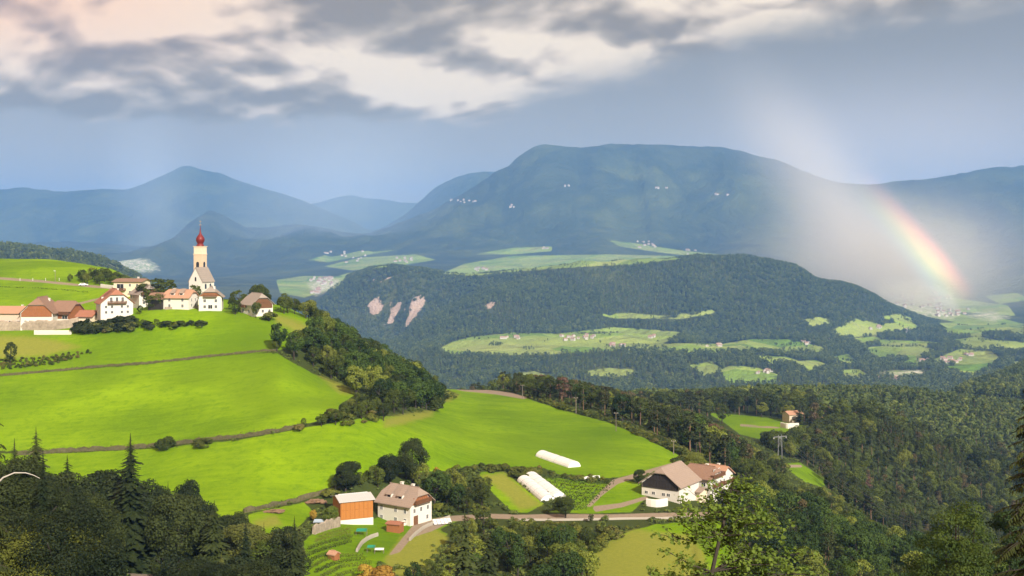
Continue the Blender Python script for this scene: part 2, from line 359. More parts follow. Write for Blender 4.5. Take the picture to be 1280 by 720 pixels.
def ground(px, D):
    """height of the land at azimuth column px and distance D"""
    px = np.asarray(px, float); D = np.asarray(D, float)
    i = np.clip((px - GPX[0]) / 3.0, 0, len(GPX) - 1.001); j = np.clip(np.searchsorted(GD, D, side='right') - 1, 0, len(GD) - 2)
    a = i.astype(int); fx = i - a; fy = np.clip((D - GD[j]) / (GD[j + 1] - GD[j]), 0, 1)
    return (TZ[a, j] * (1 - fx) * (1 - fy) + TZ[a + 1, j] * fx * (1 - fy) + TZ[a, j + 1] * (1 - fx) * fy + TZ[a + 1, j + 1] * fx * fy)


def gz(x, y): return float(ground(640 + x / y * F, y))


def hit(px, py, dmin=20):
    """the visible ground point of a sight line: returns its distance"""
    c = (px - GPX[0]) / 3.0; a = int(np.clip(c, 0, len(GPX) - 2)); f = min(max(c - a, 0), 1)
    col = TPY[a] * (1 - f) + TPY[a + 1] * f
    j = int(np.argmax((col <= py) & (GD > dmin)))
    if j == 0: return None
    t = (col[j - 1] - py) / max(col[j - 1] - col[j], 1e-6); t = min(max(t, 0), 1)
    return GD[j - 1] + (GD[j] - GD[j - 1]) * t


def at(px, py=None, D=None, dmin=20):
    if D is None: D = hit(px, py, dmin) or 500
    x = (px - 640) / F * D
    return Vector((x, D, float(ground(px, D))))


def inside(poly, X, Y):
    X = np.asarray(X, float); r = np.zeros(X.shape, bool); n = len(poly)
    for i in range(n):
        x0, y0 = poly[i]; x1, y1 = poly[(i + 1) % n]
        if y0 == y1: continue
        c = ((y0 > Y) != (y1 > Y)) & (X < (x1 - x0) * (Y - y0) / (y1 - y0) + x0); r ^= c
    return r


def sdf(poly, X, Y):
    d = np.full(X.shape, 1e9); n = len(poly)
    for i in range(n):
        x0, y0 = poly[i]; x1, y1 = poly[(i + 1) % n]; dx, dy = x1 - x0, y1 - y0
        t = np.clip(((X - x0) * dx + (Y - y0) * dy) / (dx * dx + dy * dy + 1e-9), 0, 1)
        d = np.minimum(d, np.hypot(X - x0 - t * dx, Y - y0 - t * dy))
    return np.where(inside(poly, X, Y), d, -d)


# ---- where the fields lie
NEAR_MEADOW = [
 [(-460, 330), (0, 300), (160, 300), (150, 357), (185, 372), (250, 374), (345, 376), (390, 398), (402, 412), (392, 428), (345, 438), (300, 441), (200, 452), (100, 460), (0, 468), (-460, 480)],
 [(-460, 485), (0, 470), (100, 462), (200, 454), (300, 443), (345, 441), (375, 458), (400, 472), (440, 488), (446, 493), (425, 505), (420, 521), (380, 530), (300, 545), (200, 556), (100, 562), (-460, 570)],
 [(-460, 572), (100, 566), (200, 560), (300, 550), (380, 535), (425, 527), (470, 520), (520, 521), (548, 512), (560, 500), (575, 493), (530, 478), (560, 480), (650, 495), (700, 512), (760, 528), (800, 545), (845, 567), (856, 576), (820, 590), (760, 598), (700, 594), (680, 585), (640, 586), (600, 580), (560, 588), (500, 592), (430, 600), (400, 615), (330, 637), (300, 642), (0, 700), (-460, 700)],
 [(738, 760), (736, 720), (745, 690), (775, 668), (820, 655), (900, 650), (950, 760)],
 [(310, 643), (380, 628), (392, 640), (372, 660), (335, 672), (312, 660)],
 [(975, 580), (1000, 578), (1032, 600), (1030, 610), (1005, 602)],
 [(668, 596), (700, 598), (768, 606), (738, 634), (695, 637), (705, 622), (680, 604)],
 [(598, 590), (630, 590), (650, 605), (680, 630), (660, 641), (640, 640), (610, 610)],
 [(684, 640), (720, 632), (740, 612), (775, 598), (800, 605), (808, 622), (790, 640), (740, 642)],
 [(380, 740), (380, 676), (396, 662), (425, 655), (470, 652), (482, 668), (470, 690), (475, 740)], [(400, 662), (480, 646), (520, 650), (560, 646), (575, 650), (540, 666), (470, 664)],
 [(450, 672), (500, 662), (545, 660), (560, 668), (500, 710), (470, 700)],
]
MID_MEADOW = [
 [(884, 516), (930, 519), (975, 524), (1005, 531), (1016, 540), (985, 548), (950, 549), (925, 543), (905, 528)],
 [(1188, 562), (1215, 560), (1224, 568), (1200, 570)],
]
FAR_MEADOW = [
 [(549, 436), (565, 427), (590, 421), (640, 416), (700, 417), (765, 409), (800, 411), (850, 415), (855, 420), (830, 428), (800, 436), (740, 440), (690, 443), (640, 444), (590, 442), (556, 443)],
 [(770, 437), (800, 430), (850, 429), (900, 430), (940, 424), (985, 424), (1030, 434), (1030, 440), (960, 440), (900, 441), (840, 440)],
 [(730, 464), (760, 460), (795, 462), (797, 469), (770, 471), (740, 470)],
 [(908, 478), (900, 462), (915, 456), (950, 460), (972, 468), (970, 480)],
 [(740, 393), (790, 391), (830, 395), (890, 387), (896, 391), (850, 399), (770, 398)],
 [(1040, 413), (1070, 398), (1100, 405), (1140, 402), (1150, 410), (1120, 414), (1080, 420), (1050, 424)],
 [(1100, 424), (1140, 426), (1180, 428), (1175, 433), (1130, 434), (1100, 431)],
 [(1160, 452), (1200, 436), (1240, 440), (1254, 450), (1235, 458), (1180, 455)],
 [(1180, 458), (1230, 455), (1240, 462), (1215, 471), (1190, 464)],
 [(1050, 462), (1075, 462), (1090, 472), (1060, 474)],
 [(1040, 446), (1060, 442), (1075, 455), (1055, 458)],
 [(1200, 400), (1240, 395), (1280, 405), (1280, 420), (1240, 415), (1210, 412)],
 [(1160, 395), (1200, 392), (1230, 400), (1200, 404)],
 [(1240, 425), (1290, 428), (1300, 440), (1260, 438)],
 [(552, 342), (580, 330), (640, 320), (700, 319), (760, 318), (840, 320), (870, 321), (800, 330), (720, 334), (640, 340), (590, 345)],
 [(405, 333), (450, 322), (520, 318), (545, 325), (500, 332), (440, 338)],
 [(345, 350), (380, 345), (420, 346), (440, 340), (420, 360), (380, 372), (350, 366)],
 [(590, 318), (640, 310), (690, 308), (690, 314), (640, 318)],
 [(760, 300), (800, 305), (850, 313), (900, 318), (880, 322), (820, 315), (775, 308)],
 [(385, 325), (420, 315), (460, 310), (500, 312), (450, 320), (410, 328)],
 [(1130, 380), (1190, 372), (1260, 382), (1270, 395), (1200, 390), (1150, 392)],
 [(1080, 434), (1140, 430), (1172, 438), (1150, 447), (1105, 448)], [(1172, 404), (1230, 401), (1262, 411), (1222, 421), (1185, 416)], [(1060, 424), (1095, 420), (1110, 428), (1080, 431)], [(940, 444), (985, 446), (1000, 452), (960, 455)],
 [(1100, 396), (1125, 392), (1145, 400), (1128, 405)], [(1190, 425), (1225, 420), (1262, 430), (1240, 436), (1205, 434)], [(1265, 452), (1290, 450), (1300, 462), (1270, 464)], [(985, 452), (1020, 450), (1040, 458), (1010, 464)], [(1000, 398), (1030, 396), (1040, 404), (1015, 408)], [(860, 456), (890, 452), (905, 462), (880, 470)], [(1080, 440), (1110, 438), (1130, 444), (1100, 450)], [(640, 468), (668, 464), (690, 470), (660, 474)], [(1230, 370), (1270, 366), (1290, 374), (1250, 380)], [(1120, 455), (1150, 446), (1165, 452), (1140, 460)],
]
DRY = [[(-60, 421), (30, 420), (70, 425), (100, 434), (60, 444), (0, 448), (-60, 450)],
 [(340, 392), (370, 400), (400, 414), (393, 427), (370, 415), (345, 402)],
 [(528, 478), (548, 484), (575, 495), (560, 502), (545, 498), (535, 490)],
 [(480, 524), (510, 516), (545, 512), (540, 520), (505, 530), (480, 534)],
 [(500, 672), (545, 662), (560, 672), (545, 700), (520, 720), (490, 720), (480, 700)],
 [(600, 595), (630, 590), (650, 608), (678, 632), (650, 638), (625, 612)],
 [(735, 690), (790, 662), (860, 668), (880, 690), (890, 760), (730, 760)],
 [(316, 652), (345, 645), (352, 655), (322, 662)],
 [(400, 470), (430, 482), (448, 494), (425, 492)]]
DIRT = [[(640, 643.5), (700, 642.5), (760, 643), (830, 641), (885, 640), (950, 641), (950, 645), (885, 645), (830, 646.5), (700, 648.5), (640, 648.5)],
 [(158, 745), (162, 680), (172, 668), (186, 672), (194, 745)],
 [(520, 652), (560, 645), (610, 642), (640, 643), (640, 649), (610, 648), (565, 652), (540, 664), (515, 672), (500, 690), (485, 695), (505, 670)],
 [(-20, 345), (50, 350), (110, 356), (150, 359), (150, 362), (110, 359), (50, 353), (-20, 348)],
 [(95, 379), (125, 372), (126, 374), (95, 382)],
 [(97, 395), (115, 393), (118, 398), (97, 402), (88, 402)],
 [(555, 480), (600, 486), (640, 491), (660, 497), (655, 499), (620, 493), (580, 489), (550, 483)],
 [(765, 600), (842, 578), (844, 581), (772, 605), (752, 620), (738, 634), (733, 633), (748, 617)],
 [(975, 581), (1002, 581), (1003, 584), (975, 585)],
 [(925, 530), (975, 534), (975, 536), (925, 533)],
 [(740, 633), (775, 629), (808, 620), (812, 623), (778, 634), (744, 640)]]
ROCK = [[(459, 386), (463, 375), (473, 371), (478, 380), (484, 381), (490, 376), (497, 379), (503, 378), (506, 386), (498, 389), (486, 391), (475, 389), (464, 392)],
 [(512, 384), (518, 370), (527, 367), (532, 376), (525, 387), (518, 398), (509, 410), (502, 410), (510, 397)],
 [(468, 400), (480, 398), (495, 399), (493, 405), (472, 405)],
 [(465, 350), (480, 346), (490, 347), (478, 352)],
 [(605, 383), (615, 377), (622, 380), (612, 386)]]
PALE = [[(1095, 353), (1150, 349), (1190, 366), (1200, 390), (1190, 399), (1150, 393), (1120, 385), (1100, 373)],  # pale town ground, and sunlit slopes whose brightness is painted into the colour
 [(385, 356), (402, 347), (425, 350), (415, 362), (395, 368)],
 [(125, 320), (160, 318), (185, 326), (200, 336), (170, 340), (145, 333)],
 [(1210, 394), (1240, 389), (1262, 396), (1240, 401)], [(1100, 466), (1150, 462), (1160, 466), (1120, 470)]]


def union(polys, X, Y):
    d = np.full(X.shape, -60.0)
    for p in polys:
        q = np.array(p); a, b = q.min(0) - 14, q.max(0) + 14
        m = (X > a[0]) & (X < b[0]) & (Y > a[1]) & (Y < b[1])
        if m.any(): d[m] = np.maximum(d[m], sdf(p, X[m], Y[m]))
    return d


GP = np.broadcast_to(GPX[:, None], TPY.shape)
VIS = TVIS
sd_meadow = np.full(TPY.shape, -60.0); sd_dry = sd_meadow.copy(); sd_dirt = sd_meadow.copy(); sd_rock = sd_meadow.copy(); sd_pale = sd_meadow.copy()
def fill(arr, polys, lo, hi):
    m = (TY >= lo) & (TY < hi); arr[m] = np.maximum(arr[m], union(polys, GP[m], TPY[m]))
fill(sd_meadow, NEAR_MEADOW, 205, 715); fill(sd_meadow, MID_MEADOW, 620, 1200); fill(sd_meadow, FAR_MEADOW, 2300, 9400)
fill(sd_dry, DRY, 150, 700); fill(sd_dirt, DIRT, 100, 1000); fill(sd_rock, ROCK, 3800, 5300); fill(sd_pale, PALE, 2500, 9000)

# ------------------------------------------------------------------ materials
MATS = {}
def material(name):
    m = bpy.data.materials.new(name); m.use_nodes = True; m.node_tree.nodes.clear(); MATS[name] = m
    t = NT(m.node_tree); out = t.node('ShaderNodeOutputMaterial'); return m, t, out


def surf(name, col, rough=0.8, var=0.15, scale=3.0, bump=0.0, metal=0.0, spec=0.3, stripes=None):
    """plain weathered surface: colour mottled by noise, optional fine ribs"""
    m, t, out = material(name)
    tc = t.node('ShaderNodeTexCoord'); v = tc.outputs['Object']
    n = t.noise(v, scale, 5, 0.6); n2 = t.noise(v, scale * 0.17, 3)
    k = t.m('ADD', t.m('MULTIPLY', t.m('SUBTRACT', n, .5), var * 2.4), t.m('MULTIPLY', t.m('SUBTRACT', n2, .5), var * 1.6))
    c = t.mix(t.m('ADD', .5, k, clamp=True), tuple(x * (1 - var * 1.5) for x in col), tuple(min(1, x * (1 + var * 1.5)) for x in col))
    h = n
    if stripes:
        sp = t.node('ShaderNodeSeparateXYZ'); t.l.new(v, sp.inputs[0]); ax, per, dk = stripes
        if ax == 'slope': s = t.m('ADD', t.m('ABSOLUTE', sp.outputs[1]), 0)
        else: s = sp.outputs['XYZ'.index(ax)]
        fr = t.m('FRACT', t.m('DIVIDE', s, per)); g = t.step(fr, 0.0, 0.22)
        c = t.mix(t.m('MULTIPLY', t.m('SUBTRACT', 1, g), dk), c, tuple(x * .35 for x in col)); h = t.m('ADD', n, g)
    b = t.node('ShaderNodeBsdfPrincipled', {'Base Color': c, 'Roughness': rough, 'Metallic': metal, 'Specular IOR Level': spec})
    if bump:
        bp = t.node('ShaderNodeBump', {'Strength': bump, 'Distance': .05, 'Height': h}); t.l.new(bp.outputs[0], b.inputs['Normal'])
    t.l.new(b.outputs[0], out.inputs[0]); return m


def leafmat(name, dark, light, accent=None, trans=0.2, noisek=0.09):
    """foliage: the tint changes from tree to tree, from clump to clump and across the wood"""
    m, t, out = material(name)
    oi = t.node('ShaderNodeObjectInfo'); ge = t.node('ShaderNodeNewGeometry')
    n = t.noise(ge.outputs['Position'], 0.55, 3, .6); n2 = t.noise(ge.outputs['Position'], 0.012, 3, .5); n3 = t.noise(ge.outputs['Position'], 2.5, 2)
    k = t.m('ADD', t.m('MULTIPLY', oi.outputs['Random'], .7), t.m('MULTIPLY', t.m('SUBTRACT', n, .5), 1.0))
    k = t.m('ADD', k, t.m('MULTIPLY', t.m('SUBTRACT', n2, .45), 1.1)); k = t.m('ADD', k, t.m('MULTIPLY', t.m('SUBTRACT', n3, .5), .5), clamp=True)
    c = t.mix(k, dark, light)
    if accent:
        r2 = t.m('FRACT', t.m('MULTIPLY', oi.outputs['Random'], 37.7)); c = t.mix(t.step(r2, .82, .95), c, accent)
    b = t.node('ShaderNodeBsdfPrincipled', {'Base Color': c, 'Roughness': .7, 'Specular IOR Level': .22})
    tr = t.node('ShaderNodeBsdfTranslucent', {'Color': t.mix(1.0, c, (1.0, 1.25, .5), 'MULTIPLY')})
    ms = t.node('ShaderNodeMixShader', {0: trans}); t.l.new(b.outputs[0], ms.inputs[1]); t.l.new(tr.outputs[0], ms.inputs[2])
    t.l.new(ms.outputs[0], out.inputs[0]); return m


leafmat('leaf_broad', (.024, .036, .006), (.115, .145, .020), (.17, .19, .03))
leafmat('leaf_shrub', (.035, .052, .008), (.17, .18, .026), (.15, .13, .035))
leafmat('leaf_spruce', (.016, .026, .007), (.065, .078, .016), trans=.1)
leafmat('leaf_pine', (.028, .034, .009), (.070, .092, .024), (.11, .085, .035), trans=.1)
leafmat('leaf_dark', (.012, .021, .006), (.052, .067, .014), (.10, .11, .022), trans=.1)  # dark foliage; on the lower left wood the shade is put into it
leafmat('leaf_green', (.018, .038, .008), (.080, .130, .018), (.19, .22, .03))
leafmat('leaf_far', (.070, .098, .024), (.17, .21, .045), (.20, .23, .05), trans=.35)
leafmat('leaf_young', (.09, .14, .02), (.34, .42, .07), trans=.35)
leafmat('leaf_autumn', (.30, .16, .03), (.50, .34, .05), trans=.3)
leafmat('leaf_willow', (.035, .062, .010), (.20, .25, .035), trans=.3)
leafmat('leaf_bare', (.10, .055, .04), (.17, .10, .07), trans=.1)
leafmat('leaf_vine', (.05, .085, .018), (.13, .19, .04), trans=.25)
surf('bark', (.050, .040, .032), .9, .35, 4, .4)
surf('bark_pine', (.19, .115, .07), .9, .3, 4, .4)
surf('plaster', (.66, .62, .56), .85, .05, .8)
surf('plaster_cream', (.72, .60, .44), .85, .06, .8)
surf('plaster_orange', (.56, .45, .35), .85, .08, .8)
surf('wood_brown', (.16, .075, .035), .75, .3, 2, .3, stripes=('Y', .45, .6))
surf('wood_red', (.30, .115, .045), .75, .25, 2, .3, stripes=('Y', .5, .6))
surf('wood_dark', (.035, .028, .025), .8, .3, 2, .3, stripes=('Y', .5, .5))
surf('wood_orange', (.42, .16, .035), .6, .16, 2, .3, stripes=('X', .4, .5))
surf('timber', (.14, .08, .045), .8, .3, 3, .3)
surf('roof_red', (.33, .14, .085), .8, .22, 2.5, .4, stripes=('slope', .5, .28))
surf('roof_orange', (.44, .245, .16), .8, .18, 2.5, .4, stripes=('slope', .5, .22))
surf('roof_brown', (.25, .15, .105), .8, .22, 2.5, .4, stripes=('slope', .5, .28))
surf('roof_grey', (.30, .25, .215), .8, .22, 2.5, .4, stripes=('slope', .5, .28))
surf('roof_tan', (.30, .225, .18), .8, .2, 2.5, .4, stripes=('slope', .5, .25))
surf('roof_metal', (.52, .50, .50), .45, .06, 1, 0, .1, stripes=('X', .6, .2))
surf('solar', (.30, .32, .36), .2, .1, 2, 0, .3)
surf('glass_dark', (.02, .022, .026), .12, .2, 1, spec=.6)
surf('frame_white', (.75, .73, .70), .6, .05, 2)
surf('church_stone', (.62, .47, .33), .85, .18, 1.6, .5)
surf('onion_red', (.17, .013, .010), .5, .15, 1.2, .1, .15, .5)
surf('gilt', (.60, .50, .30), .35, .05, 2, 0, .8)
surf('dry_stone', (.10, .088, .045), .95, .4, 1.4, .8)
surf('rubble', (.32, .26, .20), .95, .4, 1.0, .8)
surf('concrete', (.36, .32, .27), .9, .14, .6, .3)
surf('asphalt', (.16, .125, .105), .9, .15, .5, .2)
surf('gravel', (.36, .26, .18), .95, .25, .8, .4)
surf('plastic_film', (.72, .71, .70), .45, .04, .8, .3)
surf('metal_grey', (.35, .35, .36), .4, .1, 3, 0, .7)
surf('pole_wood', (.20, .17, .135), .85, .2, 3)
surf('cable', (.12, .11, .10), .6, .1, 3)
surf('car_white', (.80, .80, .80), .25, .02, 1, spec=.5)
surf('net_green', (.02, .22, .14), .6, .2, 1)
surf('bare_branch', (.46, .42, .38), .8, .15, 5)
surf('panel_blue', (.35, .43, .52), .35, .1, 1)
surf('sign_white', (.78, .77, .74), .6, .03, 2)
surf('far_house_wall', (.52, .48, .44), .8, .05, .1)
surf('far_house_roof', (.36, .24, .19), .8, .2, .1)


def ground_material(name, near):
    m, t, out = material(name)
    ge = t.node('ShaderNodeNewGeometry'); P = ge.outputs['Position']
    at_ = lambda a: t.node('ShaderNodeAttribute', attribute_name=a).outputs['Fac']
    if near:
        mp = t.node('ShaderNodeMapping'); t.l.new(P, mp.inputs[0]); mp.inputs['Rotation'].default_value = (0, 0, .25); mp.inputs['Scale'].default_value = (.06, .5, .3)
        fine = t.noise(P, 1.1, 5, .75); mid = t.noise(P, .022, 5, .55); streak = t.noise(mp.outputs[0], 1.0, 5, .62, .4); tiny = t.noise(P, 5, 2)
        forest = t.mix(fine, (.020, .032, .008), (.075, .095, .022))
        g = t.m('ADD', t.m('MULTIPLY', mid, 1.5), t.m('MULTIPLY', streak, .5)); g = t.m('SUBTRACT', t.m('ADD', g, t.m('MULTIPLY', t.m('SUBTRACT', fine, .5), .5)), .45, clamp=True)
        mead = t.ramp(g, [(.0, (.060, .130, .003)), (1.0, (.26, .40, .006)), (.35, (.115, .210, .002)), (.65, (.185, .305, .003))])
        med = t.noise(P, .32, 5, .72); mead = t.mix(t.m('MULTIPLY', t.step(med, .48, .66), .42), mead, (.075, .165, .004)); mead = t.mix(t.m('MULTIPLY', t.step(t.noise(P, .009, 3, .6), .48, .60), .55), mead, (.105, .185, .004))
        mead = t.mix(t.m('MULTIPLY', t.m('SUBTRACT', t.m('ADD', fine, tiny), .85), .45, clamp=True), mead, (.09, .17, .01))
        dry = t.mix(fine, (.12, .155, .018), (.31, .31, .05)); dirt = t.mix(fine, (.19, .14, .10), (.36, .29, .22))
        rockc = dirt; palec = dirt; e = t.m('MULTIPLY', t.m('SUBTRACT', t.noise(P, .25, 5, .7), .5), 12.0); e2 = e; bump, bd = .5, .25; h = t.m('ADD', fine, t.m('MULTIPLY', tiny, .5))
    else:
        fine = t.noise(P, .045, 5, .7); mid = t.noise(P, .004, 5, .6); streak = t.noise(P, .011, 4, .6); wide = t.noise(P, .0016, 6, .62, .6)
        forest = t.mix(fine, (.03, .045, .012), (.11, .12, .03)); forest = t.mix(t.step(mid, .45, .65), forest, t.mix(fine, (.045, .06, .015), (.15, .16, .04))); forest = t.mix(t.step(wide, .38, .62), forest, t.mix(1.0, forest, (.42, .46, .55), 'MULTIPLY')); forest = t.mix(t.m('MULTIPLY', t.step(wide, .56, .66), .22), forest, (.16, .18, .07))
        vo = t.node('ShaderNodeTexVoronoi', {'Scale': .0055, 'Randomness': 1.0}); t.l.new(P, vo.inputs['Vector'])
        patch = t.node('ShaderNodeSeparateColor'); t.l.new(vo.outputs['Color'], patch.inputs[0])
        mead = t.mix(patch.outputs[0], (.13, .24, .022), (.30, .42, .06)); mead = t.mix(t.m('MULTIPLY', patch.outputs[1], .45), mead, (.42, .40, .15))
        mead = t.mix(t.m('MULTIPLY', t.step(fine, .55, .75), .4), mead, (.08, .13, .02))
        dry = mead; dirt = mead
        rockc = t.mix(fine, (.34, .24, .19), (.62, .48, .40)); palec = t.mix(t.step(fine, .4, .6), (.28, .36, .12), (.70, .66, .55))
        e = t.m('MULTIPLY', t.m('SUBTRACT', fine, .5), 3.0); e2 = t.m('MULTIPLY', t.m('SUBTRACT', t.noise(P, .02, 5, .75), .5), 14.0); bump, bd = .8, 14.0; h = t.m('ADD', fine, t.m('ADD', t.m('MULTIPLY', wide, 9.0), t.m('MULTIPLY', t.noise(P, .006, 4, .6), 4.0)))
    c = forest
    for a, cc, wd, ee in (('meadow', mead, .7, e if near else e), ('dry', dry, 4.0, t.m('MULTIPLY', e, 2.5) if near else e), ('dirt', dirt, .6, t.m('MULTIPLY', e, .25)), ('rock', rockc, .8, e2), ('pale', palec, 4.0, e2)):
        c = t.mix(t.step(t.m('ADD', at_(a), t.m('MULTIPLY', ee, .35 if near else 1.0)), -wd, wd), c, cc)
    b = t.node('ShaderNodeBsdfPrincipled', {'Base Color': c, 'Roughness': .95, 'Specular IOR Level': .08})
    bp = t.node('ShaderNodeBump', {'Strength': bump, 'Distance': bd, 'Height': h}); t.l.new(bp.outputs[0], b.inputs['Normal'])
    t.l.new(b.outputs[0], out.inputs[0]); return m


ground_material('ground_near', True); ground_material('ground_far', False)

# ------------------------------------------------------------------ ground sheets
for nm, a, b, mt in (('hillside', SPLIT[0], SPLIT[1], 'ground_near'), ('valley_slope', SPLIT[1], SPLIT[2], 'ground_near'), ('valley', SPLIT[2], SPLIT[3], 'ground_far'), ('mountains', SPLIT[3], SPLIT[4], 'ground_far')):
    s = slice(a, b + 1); X = TX[:, s]; Y = TY[:, s]; Z = TZ[:, s]; nr = X.shape[1]; nc = X.shape[0]
    V = np.stack([X, Y, Z], -1).reshape(-1, 3)
    i, j = np.meshgrid(np.arange(nc - 1), np.arange(nr - 1), indexing='ij'); q = (i * nr + j).ravel()
    Fc = np.stack([q, q + nr, q + nr + 1, q + 1], -1)
    me = raw_mesh(nm, V, Fc, MATS[mt], smooth=True)
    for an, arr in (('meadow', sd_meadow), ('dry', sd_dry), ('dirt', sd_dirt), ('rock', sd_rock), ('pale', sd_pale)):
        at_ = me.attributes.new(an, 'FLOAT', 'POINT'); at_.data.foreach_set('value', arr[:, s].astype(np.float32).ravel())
    tag(link(nm, me), kind='structure')

# ------------------------------------------------------------------ trees
rng = np.random.default_rng(7)


def quads(C, N, S, up=0.0, asp=1.0):
    """one small rhombic leaf spray per centre, normals jittered"""
    n = len(C); N = N / np.maximum(np.linalg.norm(N, axis=1, keepdims=True), 1e-6)
    r = rng.normal(size=(n, 3)); A = np.cross(N, r); A /= np.maximum(np.linalg.norm(A, axis=1, keepdims=True), 1e-6); B = np.cross(N, A)
    S = np.asarray(S).reshape(-1, 1) * np.ones((n, 1)); w = rng.uniform(.55, 1, (n, 1)) * asp
    V = np.stack([C - A * S, C - B * S * w + N * S * .15, C + A * S, C + B * S * w + N * S * .15], 1)
    return V.reshape(-1, 3)


def dirs(n):
    v = rng.normal(size=(n, 3)); return v / np.linalg.norm(v, axis=1, keepdims=True)


def crown_clumps(cl, rad, per, ls, jit=.55, center=None):
    if ls > .045: jit = .28
    Vs = []
    for c, r in zip(cl, rad):
        n = max(4, int(per * (r / np.mean(rad)) ** 2)); d = dirs(n * 2); out = c - center if center is not None else np.array([0, 0, 1.])
        out = out / max(np.linalg.norm(out), 1e-6); k = d @ out + d[:, 2] * .35 + rng.uniform(-.5, .5, len(d)); d = d[np.argsort(-k)[:n]]
        rr = r * rng.uniform(.72, 1.08, (n, 1)); C = c + d * rr * np.array([1, 1, .82])
        Vs.append(quads(C, d + rng.normal(size=(n, 3)) * jit, ls * rng.uniform(.6, 1.25, n)))
    return np.concatenate(Vs)


def leaf_mesh(name, V, mat):
    n = len(V) // 4; return raw_mesh(name, V, np.arange(n * 4).reshape(n, 4), MATS[mat])


def broad(seed, ncl, per, ls, mat='leaf_broad', wide=.36, lo=.18, name='crown'):
    """unit-height tree; returns crown, trunk"""
    global rng
    rng = np.random.default_rng(seed); ct = np.array([0, 0, .58]); d = dirs(ncl)
    sq = np.array([wide, wide, .40]) * (1 + rng.uniform(-.1, .1, 3)); rr = rng.uniform(.5, .82, (ncl, 1))
    cl = ct + d * sq * rr; lean = rng.normal(size=2) * .05; cl[:, 0] += lean[0] * cl[:, 2]; cl[:, 1] += lean[1] * cl[:, 2]
    k = np.clip((cl[:, 2] - lo) / .25, .35, 1); cl[:, :2] *= k[:, None]
    rad = rng.uniform(.095, .175, ncl) * (.36 / wide) ** -.5
    V = crown_clumps(cl, rad, per, ls, center=ct); V[:, 2] = np.maximum(V[:, 2], .03)
    mb = MB(); mb.tube([(0, 0, -.06), (0, 0, .2), (lean[0] * .5, lean[1] * .5, .5), (lean[0], lean[1], .8)], [.028, .022, .014, .005], 6)
    for i in range(5):
        a = i * 1.3 + seed; mb.tube([(0, 0, .22 + .06 * i), (.14 * math.cos(a), .14 * math.sin(a), .42 + .06 * i), (.25 * math.cos(a), .25 * math.sin(a), .55 + .06 * i)], [.011, .007, .003], 4)
    return leaf_mesh('crown', V, mat), raw_mesh('trunk', mb.v, mb.f, MATS['bark'])


def spruce(seed, tiers, per, segs=3, wide=.17, mat='leaf_spruce', droop=.45, sp=1.0):
    global rng
    rng = np.random.default_rng(seed); V = []
    for i in range(tiers):
        f = (i + .5) / tiers; z = .07 + .92 * f; r = wide * ((1 - f) ** .72 + .03) * rng.uniform(.72, 1.2); n = max(4, int(per * (1 - f * .5)))
        for j in range(n):
            a = 2 * PI * (j + rng.uniform(-.35, .35)) / n + i * 1.7; rr = r * rng.uniform(.45, 1.3); d = np.array([math.cos(a), math.sin(a), 0]); s = np.array([-d[1], d[0], 0]); zz = z + rng.uniform(-.5, .5) / tiers
            w0 = rr * rng.uniform(.20, .34) * sp; pts = []
            for k in range(segs + 1):
                q = k / segs; pts.append(d * rr * q + np.array([0, 0, zz - droop * rr * q ** 1.3 + .12 * rr * max(0, q - .75) * 4 * .5]))
            for k in range(segs):
                wa = w0 * (.35 + .9 * math.sin(PI * min(1, (k + .3) / segs * 1.0))); wb = w0 * (1 - (k + 1) / segs) * .9 + .002
                for sg in (-1, 1):
                    o = s * sg; tip = np.array([0, 0, -.35]) * w0 * rng.uniform(.6, 1.9)
                    V += [pts[k], pts[k] + o * wa * rng.uniform(.7, 1.2) + tip, pts[k + 1] + o * wb + tip * rng.uniform(.2, 1.4) + d * w0 * rng.uniform(0, .5), pts[k + 1]]
    V += [np.array(p) for p in ((-.004, 0, .97), (.004, 0, .97), (.001, 0, 1.03), (-.001, 0, 1.03))]
    mb = MB(); mb.tube([(0, 0, -.06), (0, 0, .4), (0, 0, .97)], [.019, .013, .003], 6)
    return leaf_mesh('crown', np.array(V), mat), raw_mesh('trunk', mb.v, mb.f, MATS['bark'])


def pine(seed, ncl, per, ls, mat='leaf_pine', low=.45):
    global rng
    rng = np.random.default_rng(seed); z = rng.uniform(low, .93, ncl); a = rng.uniform(0, 2 * PI, ncl)
    env = np.sin(np.clip((z - low + .12) / (1.05 - low + .12), 0, 1) * PI) ** .7; r = .155 * env * rng.uniform(.35, 1.0, ncl)
    cl = np.stack([np.cos(a) * r, np.sin(a) * r, z], 1); rad = rng.uniform(.045, .085, ncl)
    V = crown_clumps(cl, rad, per, ls, .7, np.array([0, 0, low + .15]))
    mb = MB(); b = rng.normal(size=2) * .012; mb.tube([(0, 0, -.05), (b[0], b[1], .4), (0, 0, .92)], [.016, .012, .004], 6)
    for i in range(6):
        q = .35 + i * .09; t = i * 2.1; mb.tube([(0, 0, q), (.09 * math.cos(t), .09 * math.sin(t), q + .03)], [.005, .002], 4)
    return leaf_mesh('crown', V, mat), raw_mesh('trunk', mb.v, mb.f, MATS['bark_pine'])


def shrub(seed, ncl, per, ls, mat='leaf_shrub'):
    global rng
    rng = np.random.default_rng(seed); d = dirs(ncl); d[:, 2] = np.abs(d[:, 2]); cl = d * np.array([.42, .42, .6]) * rng.uniform(.6, 1, (ncl, 1)) + np.array([0, 0, .12])
    rad = rng.uniform(.18, .30, ncl); V = crown_clumps(cl, rad, per, ls, center=np.array([0, 0, .2])); V[:, 2] = np.maximum(V[:, 2], -.05)
    mb = MB()
    for i in range(4): mb.tube([(0, 0, -.1), (.2 * math.cos(i * 1.6), .2 * math.sin(i * 1.6), .5)], [.02, .008], 4)
    return leaf_mesh('crown', V, mat), raw_mesh('trunk', mb.v, mb.f, MATS['bark'])


